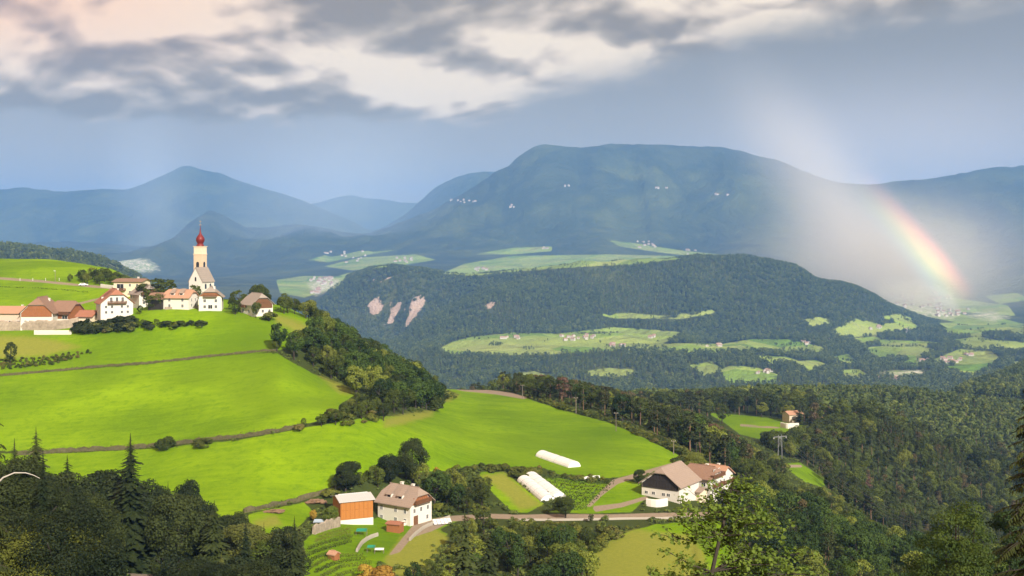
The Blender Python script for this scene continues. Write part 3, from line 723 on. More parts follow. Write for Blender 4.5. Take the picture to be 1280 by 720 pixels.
# variants per kind and per level of detail (0 near, 1 middle, 2 far)
LOD = {
 'broadleaf_tree': [[broad(100 + i, 46, 300, .0125, wide=.30 + .03 * i) for i in range(3)], [broad(120 + i, 26, 62, .026, wide=.30 + .025 * i) for i in range(5)], [broad(140 + i, 12, 12, .082, wide=.34) for i in range(4)]],
 'spruce_tree': [[spruce(200 + i, 40, 15, 4, .17 + .02 * i) for i in range(3)], [spruce(220 + i, 22, 9, 3, .14 + .02 * i) for i in range(3)], [spruce(240 + i, 9, 7, 1, .18, sp=2.0) for i in range(3)]],
 'pine_tree': [[pine(300 + i, 34, 70, .018) for i in range(2)], [pine(320 + i, 28, 34, .024, low=.26 + .08 * i) for i in range(4)], [pine(340 + i, 12, 10, .062, low=.2) for i in range(3)]],
 'shrub': [[shrub(400 + i, 14, 150, .045) for i in range(3)], [shrub(420 + i, 9, 50, .075) for i in range(4)], [shrub(440 + i, 6, 9, .16) for i in range(2)]],
}
NEAR = {'broadleaf_tree': [broad(160 + i, 64, 620, .0072, wide=.31 + .03 * i) for i in range(3)], 'spruce_tree': [spruce(260 + i, 58, 19, 6, .17 + .02 * i, sp=.62) for i in range(2)]}
BARE = [pine(360 + i, 24, 34, .023, mat='leaf_bare', low=.3) for i in range(2)]


def plant(name, meshes, pos, h, wide=1.0, rz=0.0, label=None, cat='tree', group=None, tz=0.0, mat=None):
    root = empty(name, pos, rz, label, cat, group); cr = link('crown', meshes[0], root); tr = link('trunk', meshes[1], root)
    if mat: cr.material_slots[0].link = 'OBJECT'; cr.material_slots[0].material = MATS[mat]
    for o in (cr, tr): o.scale = (h * wide, h * wide, h)
    if tz: root.rotation_euler.x = tz
    return root


# ---- where the woods stand: polygon over (column, image row of the ground), distance range, spacing, height, kinds, crown-top line
def line(pts): return ([p[0] for p in pts], [p[1] for p in pts])
ZONES = [
 dict(id='ridge', poly=[(345, 378), (395, 392), (425, 418), (460, 442), (520, 470), (560, 480), (548, 508), (520, 515), (490, 522), (462, 520), (446, 505), (440, 484), (400, 468), (372, 454), (340, 440), (385, 432), (400, 418), (388, 402), (350, 388)], D=(395, 600), sp=5.2, h=(8, 13), k={'broadleaf_tree': 1}, top=line([(340, 368), (380, 372), (420, 397), (450, 408), (480, 424), (510, 440), (530, 462), (560, 485)]),
      lab={'broadleaf_tree': 'rounded leafy tree in the dense ridge wood below the village'}, grp='leafy trees of the ridge wood'),
 dict(id='hedgerow', poly=[(366, 540), (368, 534), (400, 530), (425, 514), (450, 506), (480, 512), (482, 526), (440, 532), (400, 538)], D=(330, 430), sp=3.2, h=(3, 8.5), k={'broadleaf_tree': .6, 'shrub': .4}, top=line([(360, 528), (390, 516), (410, 508), (430, 496), (450, 488), (470, 497), (490, 505)]),
      lab={'broadleaf_tree': 'leafy tree in the short tree row between the two big meadows', 'shrub': 'dark bush in the short tree row between the two big meadows'}, grp='tree row between the meadows'),
 dict(id='field_wood', poly=[(528, 478), (1000, 470), (1010, 560), (985, 600), (940, 590), (905, 592), (880, 580), (856, 572), (840, 558), (800, 535), (760, 520), (700, 506), (640, 492), (560, 480)], D=(430, 800), sp=5.6, h=(12, 17), k={'pine_tree': .55, 'broadleaf_tree': .27, 'spruce_tree': .18}, top=line([(530, 462), (560, 456), (600, 458), (640, 464), (700, 470), (760, 482), (800, 496), (860, 510), (905, 535), (950, 560), (1000, 585)]),
      lab={'pine_tree': 'pine with bare reddish trunk in the wood behind the central meadow', 'broadleaf_tree': 'leafy tree among the pines behind the central meadow', 'spruce_tree': 'narrow dark spruce among the pines behind the central meadow'}, grp='trees of the wood behind the central meadow'),
 dict(id='gorge_slope', poly=[(905, 596), (950, 596), (985, 604), (1010, 612), (1050, 640), (1110, 680), (1300, 690), (1330, 1000), (760, 1000), (930, 720), (915, 665), (893, 655), (900, 640)], D=(110, 540), sp=5.6, h=(7, 12), k={'broadleaf_tree': .72, 'shrub': .13, 'spruce_tree': .07, 'pine_tree': .08}, top=line([(760, 730), (880, 655), (905, 606), (920, 590), (950, 585), (1000, 604), (1050, 626), (1100, 648), (1140, 660), (1300, 680)]),
      lab={'broadleaf_tree': 'leafy tree on the wooded slope below the right-hand farm', 'shrub': 'bush on the wooded slope falling away below the right-hand farm', 'spruce_tree': 'dark spruce on the wooded slope falling away below the right-hand farm', 'pine_tree': 'pine on the wooded slope falling away below the right-hand farm'}, grp='trees on the slope below the right-hand farm'),
 dict(id='road_wood', poly=[(555, 690), (600, 664), (650, 655), (735, 652), (760, 652), (742, 690), (735, 760), (740, 1000), (470, 1000), (500, 740)], D=(110, 305), sp=4.3, h=(4, 9), k={'broadleaf_tree': .62, 'shrub': .38}, top=line([(470, 730), (520, 690), (560, 640), (590, 616), (620, 640), (650, 655), (700, 652), (735, 640), (760, 652)]),
      lab={'broadleaf_tree': 'leafy tree in the thicket below the road at the bottom centre', 'shrub': 'bush in the thicket below the road at the bottom centre'}, grp='thicket below the road'),
 dict(id='farm_wood', poly=[(402, 620), (430, 604), (500, 594), (560, 590), (596, 586), (606, 640), (600, 660), (560, 648), (545, 640), (540, 612), (470, 610), (450, 616), (420, 622)], D=(290, 380), sp=3.4, h=(4.5, 9.5), k={'broadleaf_tree': .7, 'shrub': .3}, top=line([(400, 600), (430, 582), (450, 590), (480, 570), (510, 562), (540, 588), (560, 585), (600, 590), (640, 640)]),
      lab={'broadleaf_tree': 'leafy tree in the small wood behind the white farmhouse', 'shrub': 'bush in the small wood behind the white farmhouse'}, grp='small wood behind the white farmhouse'),
 dict(id='dark_wood', poly=[(-60, 600), (60, 590), (150, 622), (300, 634), (392, 664), (380, 700), (400, 760), (400, 1400), (-160, 1400)], D=(118, 292), sp=6.2, h=(8, 21), k={'broadleaf_tree': .5, 'spruce_tree': .4, 'shrub': .10}, top=line([(-60, 490), (0, 500), (30, 530), (60, 552), (80, 600), (100, 582), (130, 592), (150, 585), (185, 590), (205, 618), (235, 606), (260, 636), (290, 642), (320, 650), (350, 655), (400, 665)]),
      lab={'broadleaf_tree': 'dark leafy tree in the shady wood along the lower left edge', 'spruce_tree': 'dark spruce in the shady wood along the lower left edge', 'shrub': 'dark bush in the shady wood along the lower left edge'}, grp='trees of the shady wood at lower left'),
 dict(id='upper_clump', poly=[(84, 352), (100, 344), (145, 344), (150, 358), (120, 356), (90, 354)], D=(500, 680), sp=3.4, h=(5, 8), k={'broadleaf_tree': .7, 'shrub': .3}, top=line([(80, 345), (100, 338), (110, 333), (140, 336), (150, 340)]), lab={'broadleaf_tree': 'tree in the dark clump on the hilltop road above the village', 'shrub': 'bush in the dark clump on the hilltop road above the village'}, grp='clump on the hilltop road'),
 dict(id='village_hedge', poly=[(95, 412), (100, 404), (165, 400), (165, 415), (100, 418)], D=(440, 480), sp=1.6, h=(1.6, 4.2), k={'shrub': 1}, top=line([(95, 398), (170, 392)]), lab={'shrub': 'bush in the thick hedge below the red roofed house'}, grp='hedge below the red roofed house'),
 dict(id='hedge_row', poly=[(165, 413), (165, 409), (255, 405), (255, 409)], D=(430, 470), sp=2.0, h=(2.6, 4.6), k={'broadleaf_tree': .5, 'shrub': .5}, top=line([(95, 398), (260, 396)]), lab={'shrub': 'bush in the tree line on the meadow under the village', 'broadleaf_tree': 'small tree in the tree line on the meadow under the village'}, grp='line of small trees under the village'),
 dict(id='bank', poly=[(-20, 462), (-20, 452), (60, 447), (116, 437), (120, 441), (70, 455), (0, 464)], D=(415, 450), sp=1.5, h=(.9, 1.8), k={'shrub': 1}, top=line([(0, 440), (120, 434)]), lab={'shrub': 'low bush on the dark bank in the meadow at far left'}, grp='bushes on the bank at far left'),
 dict(id='village_trees', poly=[(282, 392), (300, 388), (330, 384), (334, 388), (300, 396), (284, 396)], D=(455, 540), sp=3.0, h=(5, 12), k={'broadleaf_tree': 1}, top=line([(278, 352), (300, 344), (322, 346), (332, 362)]), lab={'broadleaf_tree': 'tall leafy tree in the dark group right of the church'}, grp='tree group right of the church'),
 dict(id='belt', poly=[(640, 492), (700, 506), (760, 524), (800, 539), (845, 562), (870, 574), (850, 580), (842, 568), (800, 545), (760, 529), (700, 512), (650, 496)], D=(380, 600), sp=2.4, h=(1.5, 3.6), k={'shrub': 1}, top=line([(640, 482), (870, 555)]), lab={'shrub': 'low bush along the edge between the central meadow and the pine wood'}, grp='bushes edging the central meadow'),
 dict(id='tunnel_bank', poly=[(560, 592), (600, 584), (670, 586), (700, 594), (760, 600), (764, 606), (700, 604), (650, 598), (600, 590)], D=(320, 400), sp=2.0, h=(1.2, 2.8), k={'shrub': 1}, top=line([(560, 575), (640, 572), (700, 588), (770, 592)]), lab={'shrub': 'bush on the bank between the central meadow and the vineyard'}, grp='bushes on the bank above the vineyard'),
 dict(id='road_edge', poly=[(640, 652), (740, 652), (880, 650), (900, 652), (860, 662), (800, 670), (760, 684), (735, 700), (640, 670)], D=(240, 312), sp=3.0, h=(1.8, 3.8), k={'shrub': .8, 'broadleaf_tree': .2}, top=line([(640, 645), (700, 650), (900, 648)]), lab={'shrub': 'bush below the country road at the bottom centre', 'broadleaf_tree': 'small tree below the country road at the bottom centre'}, grp='bushes below the country road'),
 dict(id='small_rows', poly=[(538, 512), (546, 500), (560, 498), (582, 496), (582, 506), (560, 514), (545, 518)], D=(430, 520), sp=2.4, h=(3, 5), k={'broadleaf_tree': .5, 'shrub': .5}, top=line([(530, 492), (590, 488)]), lab={'shrub': 'bush in the small clump right of the ridge wood', 'broadleaf_tree': 'small tree in the small clump right of the ridge wood'}, grp='small clump right of the ridge wood'),
 dict(id='mid_ridge', poly=[(540, 490), (560, 480), (1400, 480), (1400, 620), (1280, 620), (540, 620)], D=(760, 1420), sp=8.0, h=(12, 18), k={'pine_tree': .42, 'broadleaf_tree': .38, 'spruce_tree': .2}, top=line([(540, 455), (600, 460), (700, 470), (800, 484), (850, 486), (900, 484), (950, 479), (1050, 476), (1150, 483), (1250, 496), (1400, 505)]),
      lab={'pine_tree': 'pine in the long wooded ridge in the middle distance', 'broadleaf_tree': 'leafy tree in the long wooded ridge in the middle distance', 'spruce_tree': 'spruce in the long wooded ridge in the middle distance'}, grp='trees on the long wooded ridge'),
 dict(id='knoll', poly=[(985, 560), (1010, 545), (1036, 536), (1070, 524), (1110, 530), (1160, 550), (1235, 592), (1300, 640), (1340, 760), (1100, 760), (1060, 650), (1020, 600)], D=(540, 800), sp=5.4, h=(9, 14), k={'pine_tree': .4, 'spruce_tree': .3, 'broadleaf_tree': .3}, top=line([(985, 530), (1010, 528), (1030, 518), (1070, 512), (1110, 520), (1150, 535), (1200, 566), (1240, 590), (1300, 640)]),
      lab={'pine_tree': 'dusky pine on the wooded knoll at the right', 'broadleaf_tree': 'leafy tree on the wooded knoll at the right', 'spruce_tree': 'spruce on the wooded knoll at the right'}, grp='trees on the wooded knoll'),
 dict(id='glade', poly=[(900, 566), (950, 562), (975, 585), (985, 606), (1040, 612), (1080, 650), (1120, 700), (1060, 705), (1000, 650), (930, 620)], D=(430, 640), sp=4.2, h=(4, 9), k={'broadleaf_tree': .8, 'shrub': .2}, top=line([(900, 558), (950, 572), (975, 590), (990, 607), (1030, 608), (1060, 628), (1110, 664)]), lab={'broadleaf_tree': 'leafy tree around the small sloping glade below the pylon', 'shrub': 'bush around the small sloping glade below the pylon'}, grp='trees around the small glade'),
 dict(id='field_edge', poly=[(950, 549), (1000, 545), (1016, 538), (1040, 540), (1020, 575), (985, 575), (960, 568)], D=(600, 760), sp=5.0, h=(7, 12), k={'broadleaf_tree': 1}, top=line([(950, 540), (1000, 533), (1040, 520)]), lab={'broadleaf_tree': 'leafy tree below the small orange house in the distance'}, grp='trees below the small orange house'),
]
skymin = np.minimum.accumulate(np.where(GD[None, :] < 20, 9e9, TPY), axis=1)      # best row reached by the land up to each distance


def lookup(arr, px, D):
    i = np.clip(np.round((px - GPX[0]) / 3.0).astype(int), 0, len(GPX) - 1); j = np.clip(np.searchsorted(GD, D), 0, len(GD) - 1); return arr[i, j]


FREE = ('village_hedge', 'hedge_row', 'bank', 'upper_clump', 'village_trees', 'hedgerow', 'ridge')
def scatter(z, seed):
    r = np.random.default_rng(seed); poly = z['poly']; pxs = [p[0] for p in poly]; a, b = max(min(pxs), -90), min(max(pxs), 1400); d0, d1 = z['D']; sp = z['sp']
    area = 0.5 * (b - a) / F * (d1 ** 2 - d0 ** 2); n = int(min(area / sp ** 2 * 5, 400000))
    px = r.uniform(a, b, n); D = np.sqrt(r.uniform(d0 ** 2, d1 ** 2, n)); zz = ground(px, D); py = HZ - zz / D * F
    k = inside(poly, px, py) & ((lookup(sd_meadow, px, D) < -.9) | (z['id'] in FREE)) & (lookup(sd_dirt, px, D) < -1.2); px, D, zz, py = px[k], D[k], zz[k], py[k]
    x = (px - 640) / F * D; cell = {}; keep = []
    for i in range(len(px)):
        c = (int(x[i] // sp), int(D[i] // sp)); ok = True
        for u in (-1, 0, 1):
            for v in (-1, 0, 1):
                for q in cell.get((c[0] + u, c[1] + v), ()):
                    if (x[i] - x[q]) ** 2 + (D[i] - D[q]) ** 2 < sp * sp: ok = False; break
                if not ok: break
            if not ok: break
        if ok: cell.setdefault(c, []).append(i); keep.append(i)
    recs = []; ks = list(z['k']); pr = np.array([z['k'][q] for q in ks]); pr = pr / pr.sum()
    for i in keep:
        kd = ks[r.choice(len(ks), p=pr)]; h = r.uniform(*z['h']) * (.42 if kd == 'shrub' and z['h'][1] > 6 else 1)
        tl = np.interp(px[i], *z['top']) + r.uniform(-1, 16 if z['id'] in ('dark_wood', 'gorge_slope', 'road_wood') else 5); hm = (HZ - tl) / F * D[i] - zz[i]
        if hm < h: h = hm
        if h < z['h'][0] * .45:
            if h < 1.0 or z['h'][0] * .45 - h > 6 or r.random() < .4: continue
            kd = 'shrub'
        top = HZ - (zz[i] + h) / D[i] * F; vis = lookup(skymin, px[i:i + 1], D[i:i + 1] - 6)[0]
        if top > vis + 2 or top > 745: continue
        recs.append(dict(kind=kd, px=px[i], x=x[i], y=D[i], z=zz[i], h=h, s=h / D[i] * F, zone=z, seed=int(r.integers(1e6)), u=r.random(), inframe=-12 < px[i] < 1292))
    for r_ in recs: r_['all'] = recs
    return recs


ALL = []
for i, z in enumerate(ZONES): ALL += scatter(z, 900 + i)

KEEPOUT = []      # (x, y, radius) where buildings and yards stand
def clear_spot(px, py, r, D=None):
    p = at(px, py, D); KEEPOUT.append((p.x, p.y, r))
for q in ((507, 650, 11), (443, 655, 11), (835, 620, 14), (878, 615, 10), (895, 600, 7), (140, 396, 10), (54, 402, 12), (82, 400, 8), (110, 396, 6), (18, 402, 11), (224, 382, 8), (264, 382, 8), (178, 376, 8), (320, 392, 8), (262, 372, 12), (162, 362, 9), (495, 655, 5), (540, 652, 4), (690, 612, 5), (835, 634, 6)): clear_spot(*q)
clear_spot(0, 0, 0, 100)
def blocked(r):
    for x, y, q in KEEPOUT:
        if (r['x'] - x) ** 2 + (r['y'] - y) ** 2 < q * q: return True
    return False
ALL = [r for r in ALL if not blocked(r)]
# keep sight lines to buildings and tracks clear: (px range, lowest row allowed for a crown top, distance nearer than)
WINDOWS = [(415, 470, 655, 275), (474, 560, 668, 285), (390, 458, 730, 286), (474, 560, 696, 260), (645, 735, 648, 300), (735, 880, 655, 300), (160, 188, 725, 208), (795, 905, 640, 300), (250, 262, 690, 200), (988, 1028, 606, 505)]
def okwin(r):
    top = HZ - (r['z'] + r['h']) / r['y'] * F; w = r['h'] * .40 / r['y'] * F
    for a, b, row, dist in WINDOWS:
        if a - w < r['px'] < b + w and r['y'] < dist and top < row: return False
    return True
for r in ALL:
    k = 0
    while not okwin(r) and k < 14: r['h'] *= .86; k += 1
ALL = [r for r in ALL if r['h'] > .9]
for r in ALL: r['s'] = r['h'] / r['y'] * F

LAB_CAT = {'broadleaf_tree': 'tree', 'spruce_tree': 'tree', 'pine_tree': 'tree', 'shrub': 'bush'}
rest = []
PAL = {('ridge', 'broadleaf_tree'): 'leaf_green', ('hedgerow', 'broadleaf_tree'): 'leaf_dark', ('field_wood', 'broadleaf_tree'): 'leaf_green', ('dark_wood', 'broadleaf_tree'): 'leaf_dark', ('dark_wood', 'spruce_tree'): 'leaf_dark', ('dark_wood', 'shrub'): 'leaf_dark', ('gorge_slope', 'broadleaf_tree'): 'leaf_green', ('road_wood', 'broadleaf_tree'): 'leaf_green', ('hedge_row', 'shrub'): 'leaf_dark', ('village_hedge', 'shrub'): 'leaf_dark', ('bank', 'shrub'): 'leaf_dark', ('farm_wood', 'broadleaf_tree'): 'leaf_green', ('field_edge', 'broadleaf_tree'): 'leaf_green'}
for kd in LOD:
    L = sorted([r for r in ALL if r['kind'] == kd and r['inframe']], key=lambda r: -r['s']); rest += [r for r in ALL if r['kind'] == kd and not r['inframe']] + L[290:]
    for r in L[:290]:
        lod = 0 if r['s'] > 62 else 1
        ms = NEAR[kd] if r['s'] > 120 and kd in NEAR else LOD[kd][lod]; m = ms[r['seed'] % len(ms)]
        if r['zone']['id'] in ('field_wood', 'knoll') and kd == 'pine_tree' and r['u'] > (.90 if r['zone']['id'] == 'field_wood' else .97): m = BARE[r['seed'] % 2]; lab = 'reddish brown dying pine ' + r['zone']['lab'][kd][r['zone']['lab'][kd].index(' in ' if ' in ' in r['zone']['lab'][kd] else ' on ') + 1:]
        else: lab = r['zone']['lab'].get(kd, 'low bush ' + list(r['zone']['lab'].values())[0].split(' ', 2)[2])
        g = r['zone']['grp']
        R_ = r['zone'].setdefault('cuts', (np.quantile([q['px'] for q in r['all']], (.33, .67)), np.quantile([q['y'] for q in r['all']], .5), np.quantile([q['h'] for q in r['all'] if q['kind'] == kd] or [1], (.3, .7))))
        pos = ['at its left', 'in its middle', 'at its right'][int((r['px'] > R_[0]).sum())] + (' end, front row' if r['y'] < R_[1] else ' part, behind')
        if pos.startswith('in its middle end'): pos = 'in its middle, front row'
        if kd == 'shrub' and 'shrub' not in r['zone']['lab']: lab = 'low bush growing among the ' + g
        wl = lab.split()
        for drop in ('dense', 'falling', 'rounded', 'away', 'below the village', 'low', 'small'):
            if len(wl) + len(pos.split()) <= 15: break
            lab = lab.replace(' ' + drop, '', 1); wl = lab.split()
        if len(wl) + len(pos.split()) <= 15: lab = lab + ', ' + pos
        if len(lab.split()) <= 15: lab = ('tall ' if r['h'] > R_[2][1] and kd != 'shrub' and not lab.startswith('tall') else 'smaller ' if r['h'] < R_[2][0] and not lab.startswith(('tall', 'low', 'small')) else '') + lab
        plant(kd, m, (r['x'], r['y'], r['z']), r['h'], .85 + .45 * r['u'] if kd != 'shrub' else 1.1 + .8 * r['u'], r['seed'] * .37, lab, LAB_CAT[kd], g, mat=PAL.get((r['zone']['id'], kd)))


# ---- the trees too many to place singly: one object per wood, instanced by geometry nodes on its points
def forest_stuff(name, recs, label, cat, variants):
    """recs: arrays x,y,z,h,variant ; variants: list of crown objects"""
    X = np.array(recs, dtype=np.float32); n = len(X)
    me = bpy.data.meshes.new(name); me.vertices.add(n); me.vertices.foreach_set('co', X[:, :3].ravel())
    r = np.random.default_rng(n)
    for an, v in (('size', X[:, 3]), ('wide', r.uniform(.85, 1.3, n) * X[:, 3]), ('turn', r.uniform(0, 6.28, n)), ('variant', X[:, 4])):
        a = me.attributes.new(an, 'FLOAT', 'POINT'); a.data.foreach_set('value', v.astype(np.float32))
    o = link(name, me); tag(o, label, cat, kind='stuff')
    ng = bpy.data.node_groups.new(name, 'GeometryNodeTree'); ng.interface.new_socket('Geometry', in_out='INPUT', socket_type='NodeSocketGeometry'); ng.interface.new_socket('Geometry', in_out='OUTPUT', socket_type='NodeSocketGeometry')
    t = NT(ng); gi = t.node('NodeGroupInput'); go = t.node('NodeGroupOutput'); jn = t.node('GeometryNodeJoinGeometry')
    def attr(a): q = t.node('GeometryNodeInputNamedAttribute', data_type='FLOAT'); q.inputs['Name'].default_value = a; return q.outputs[0]
    sz, wd, tu, va = attr('size'), attr('wide'), attr('turn'), attr('variant')
    sc = t.node('ShaderNodeCombineXYZ'); t.l.new(wd, sc.inputs[0]); t.l.new(wd, sc.inputs[1]); t.l.new(sz, sc.inputs[2])
    ro = t.node('ShaderNodeCombineXYZ'); t.l.new(tu, ro.inputs[2]); e2r = t.node('FunctionNodeEulerToRotation'); t.l.new(ro.outputs[0], e2r.inputs[0])
    for k, objs in enumerate(variants):
        cmp = t.node('FunctionNodeCompare', data_type='FLOAT', operation='EQUAL'); t.l.new(va, cmp.inputs[0]); cmp.inputs[1].default_value = k; cmp.inputs['Epsilon'].default_value = .1
        for ob in objs:
            oi = t.node('GeometryNodeObjectInfo', transform_space='ORIGINAL'); oi.inputs['Object'].default_value = ob; oi.inputs['As Instance'].default_value = True
            ip = t.node('GeometryNodeInstanceOnPoints'); t.l.new(gi.outputs[0], ip.inputs['Points']); t.l.new(cmp.outputs[0], ip.inputs['Selection'])
            t.l.new(oi.outputs['Geometry'], ip.inputs['Instance']); t.l.new(e2r.outputs[0], ip.inputs['Rotation']); t.l.new(sc.outputs[0], ip.inputs['Scale']); t.l.new(ip.outputs[0], jn.inputs[0])
    t.l.new(jn.outputs[0], go.inputs[0]); md = o.modifiers.new('trees', 'NODES'); md.node_group = ng
    return o


# a few visible small trees of each far kind stand in the valley wood and lend their shape to the masses behind
def seedling(kd, k, px, D, h, lod=2):
    m = LOD[kd][lod][k]; p = (float((px - 640) / F * D), D, float(ground(px, D)))
    r = plant(kd, m, p, h, 1.0, k, {'broadleaf_tree': 'leafy tree in the long wooded ridge in the middle distance', 'spruce_tree': 'spruce in the long wooded ridge in the middle distance', 'pine_tree': 'pine in the long wooded ridge in the middle distance', 'shrub': 'bush in the long wooded ridge in the middle distance'}[kd], LAB_CAT[kd], 'trees on the long wooded ridge')
    if lod == 2:
        for c in r.children:
            if c.name.startswith('crown'): c.material_slots[0].link = 'OBJECT'; c.material_slots[0].material = MATS['leaf_far']
    return [c for c in r.children]
VAR2 = []; KIDX = {}
for kd, n in (('broadleaf_tree', 4), ('spruce_tree', 3), ('pine_tree', 3), ('shrub', 2)):
    KIDX[kd] = (len(VAR2), n)
    for k in range(n): VAR2.append(seedling(kd, k, 1060 + 9 * len(VAR2), 1185 + 3 * k, 12 if kd != 'shrub' else 5))
VAR1 = []; KIDX1 = {}
for kd, n in (('broadleaf_tree', 4), ('spruce_tree', 3), ('pine_tree', 3), ('shrub', 2)):
    KIDX1[kd] = (len(VAR1), n)
    for k in range(n): VAR1.append(seedling(kd, k, 905 + 10 * len(VAR1), 1085 + 4 * k, 14 if kd != 'shrub' else 5, 1))
near_rest = [r for r in rest]
rows = [(r['x'], r['y'], r['z'], r['h'], KIDX1[r['kind']][0] + r['seed'] % KIDX1[r['kind']][1]) for r in near_rest if r['y'] <= 900]
rows2 = [(r['x'], r['y'], r['z'], r['h'], KIDX[r['kind']][0] + r['seed'] % KIDX[r['kind']][1]) for r in near_rest if r['y'] > 900]
if rows: forest_stuff('forest', rows, 'the mass of smaller pines and leafy trees filling the near woods and the knoll', 'forest', VAR1)
if rows2: forest_stuff('forest', rows2, 'the mass of small trees covering the long ridge in the middle distance', 'forest', VAR2)


def far_woods(name, d0, d1, sp, seed, label, pxr=(-60, 1400), h=(11, 19)):
    r = np.random.default_rng(seed); area = .5 * (pxr[1] - pxr[0]) / F * (d1 ** 2 - d0 ** 2); n = int(area / sp ** 2)
    px = r.uniform(*pxr, n); D = np.sqrt(r.uniform(d0 ** 2, d1 ** 2, n)); z = ground(px, D); x = (px - 640) / F * D
    clump = fbm(x / 90, D / 90, 3, 77)
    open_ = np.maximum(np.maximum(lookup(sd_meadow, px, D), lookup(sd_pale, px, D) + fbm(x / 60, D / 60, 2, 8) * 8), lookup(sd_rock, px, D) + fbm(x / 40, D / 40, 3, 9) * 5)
    k = (open_ < -.6) & ((clump > -.62) | (D > 4200)) & (lookup(skymin, px, D - 40) > HZ - (z + 30) / D * F)
    hedge = (open_ >= -.6) & (fbm(x / 55 + 9, D / 120, 3, 41) > .34) & (lookup(sd_meadow, px, D) > 0) & (lookup(sd_rock, px, D) < -2) & (r.random(n) < .5)
    kk = k | hedge; px, D, z, x, hedge = px[kk], D[kk], z[kk], x[kk], hedge[kk]; m = len(px)
    con = fbm(x / 240, D / 240, 3, 51) + r.normal(size=m) * .35; v = np.where(con > .05, KIDX['spruce_tree'][0] + r.integers(0, 6, m), KIDX['broadleaf_tree'][0] + r.integers(0, 4, m))
    hh = r.uniform(*h, m) * np.where(hedge, .5, 1)
    return forest_stuff(name, np.stack([x, D, z, hh, v], 1), label, 'forest', VAR2)


far_woods('forest', 1450, 2330, 9.0, 15, 'dark woods on the low spur at the right edge behind the long ridge', (1140, 1400))
far_woods('forest', 2330, 3560, 9.0, 5, 'distant woods on the scarp below the far field terrace', (140, 1400))
far_woods('forest', 3560, 5350, 10.0, 6, 'distant woods covering the long dark hill across the valley', (330, 1400))
far_woods('forest', 2600, 3250, 11.0, 8, 'distant grey green woods on the far left spur', (-60, 150))

# ------------------------------------------------------------------ buildings
def fbox(mb, L, Wd, face, s0, s1, z0, z1, d0, d1, mi=0):
    if face == 'E': mb.box((L / 2 + d0, s0, z0), (L / 2 + d1, s1, z1), mi)
    elif face == 'W': mb.box((-L / 2 - d1, s0, z0), (-L / 2 - d0, s1, z1), mi)
    elif face == 'N': mb.box((s0, Wd / 2 + d0, z0), (s1, Wd / 2 + d1, z1), mi)
    else: mb.box((s0, -Wd / 2 - d1, z0), (s1, -Wd / 2 - d0, z1), mi)


def roof_polys(L, Wd, Hw, t, hip, og, oe, hipw=None):
    rz = Hw + Wd / 2 * t; hw = hip if hipw is None else hipw; out = []
    def end(sg, h):
        zh = rz - h * (rz - Hw); yh = (rz - zh) / t; hd = (rz - zh) / 1.2; x = sg * (L / 2 + og)
        return x, yh, zh, sg * (L / 2 + og - hd)
    xe, ye, ze, re = end(1, hip); xw, yw, zw, rw = end(-1, hw); ez = Hw - oe * t
    for sy in (1, -1):
        p = [(xw, sy * (Wd / 2 + oe), ez), (xe, sy * (Wd / 2 + oe), ez)]
        if hip > 0: p.append((xe, sy * ye, ze))
        p += [(re, 0, rz), (rw, 0, rz)]
        if hw > 0: p.append((xw, sy * yw, zw))
        out.append(p if sy < 0 else p[::-1])
    if hip > 0: out.append([(xe, -ye, ze), (xe, ye, ze), (re, 0, rz)])
    if hw > 0: out.append([(xw, yw, zw), (xw, -yw, zw), (rw, 0, rz)])
    return out


def window(root, L, Wd, face, s, z, w=.9, h=1.2, shut=None, frame='frame_white', arch=False):
    mb = MB(); f = .09
    for a in ((s - w / 2 - f, s + w / 2 + f, z + h, z + h + f), (s - w / 2 - f, s + w / 2 + f, z - f, z), (s - w / 2 - f, s - w / 2, z, z + h), (s + w / 2, s + w / 2 + f, z, z + h), (s - .03, s + .03, z, z + h)):
        fbox(mb, L, Wd, face, a[0], a[1], a[2], a[3], -.05, .07, 0)
    if shut:
        for sg in (-1, 1):
            c = s + sg * (w / 2 + f + w * .22); fbox(mb, L, Wd, face, c - w * .2, c + w * .2, z, z + h, .0, .06, 1)
    o = mb.build('window', [MATS[frame], MATS[shut or frame]], root)
    pb = MB(); fbox(pb, L, Wd, face, s - w / 2, s - .03, z, z + h, -.1, .025); fbox(pb, L, Wd, face, s + .03, s + w / 2, z, z + h, -.1, .025); pb.build('pane', MATS['glass_dark'], o)


def balcony(root, L, Wd, face, s0, s1, z, d=1.1, mat='wood_brown'):
    mb = MB(); fbox(mb, L, Wd, face, s0, s1, z - .15, z, 0, d); b = mb.build('balcony', MATS['timber'], root)
    rb = MB(); n = int((s1 - s0) / .3)
    for i in range(n + 1):
        s = s0 + (s1 - s0) * i / n; fbox(rb, L, Wd, face, s - .09, s + .09, z, z + .95, d - .07, d - .02)
    fbox(rb, L, Wd, face, s0 - .05, s1 + .05, z + .95, z + 1.05, d - .12, d + .03)
    for s in (s0, s1): fbox(rb, L, Wd, face, s - .05, s + .05, z + .1, z + .95, .0, d - .1)
    rb.build('railing', MATS[mat], b)


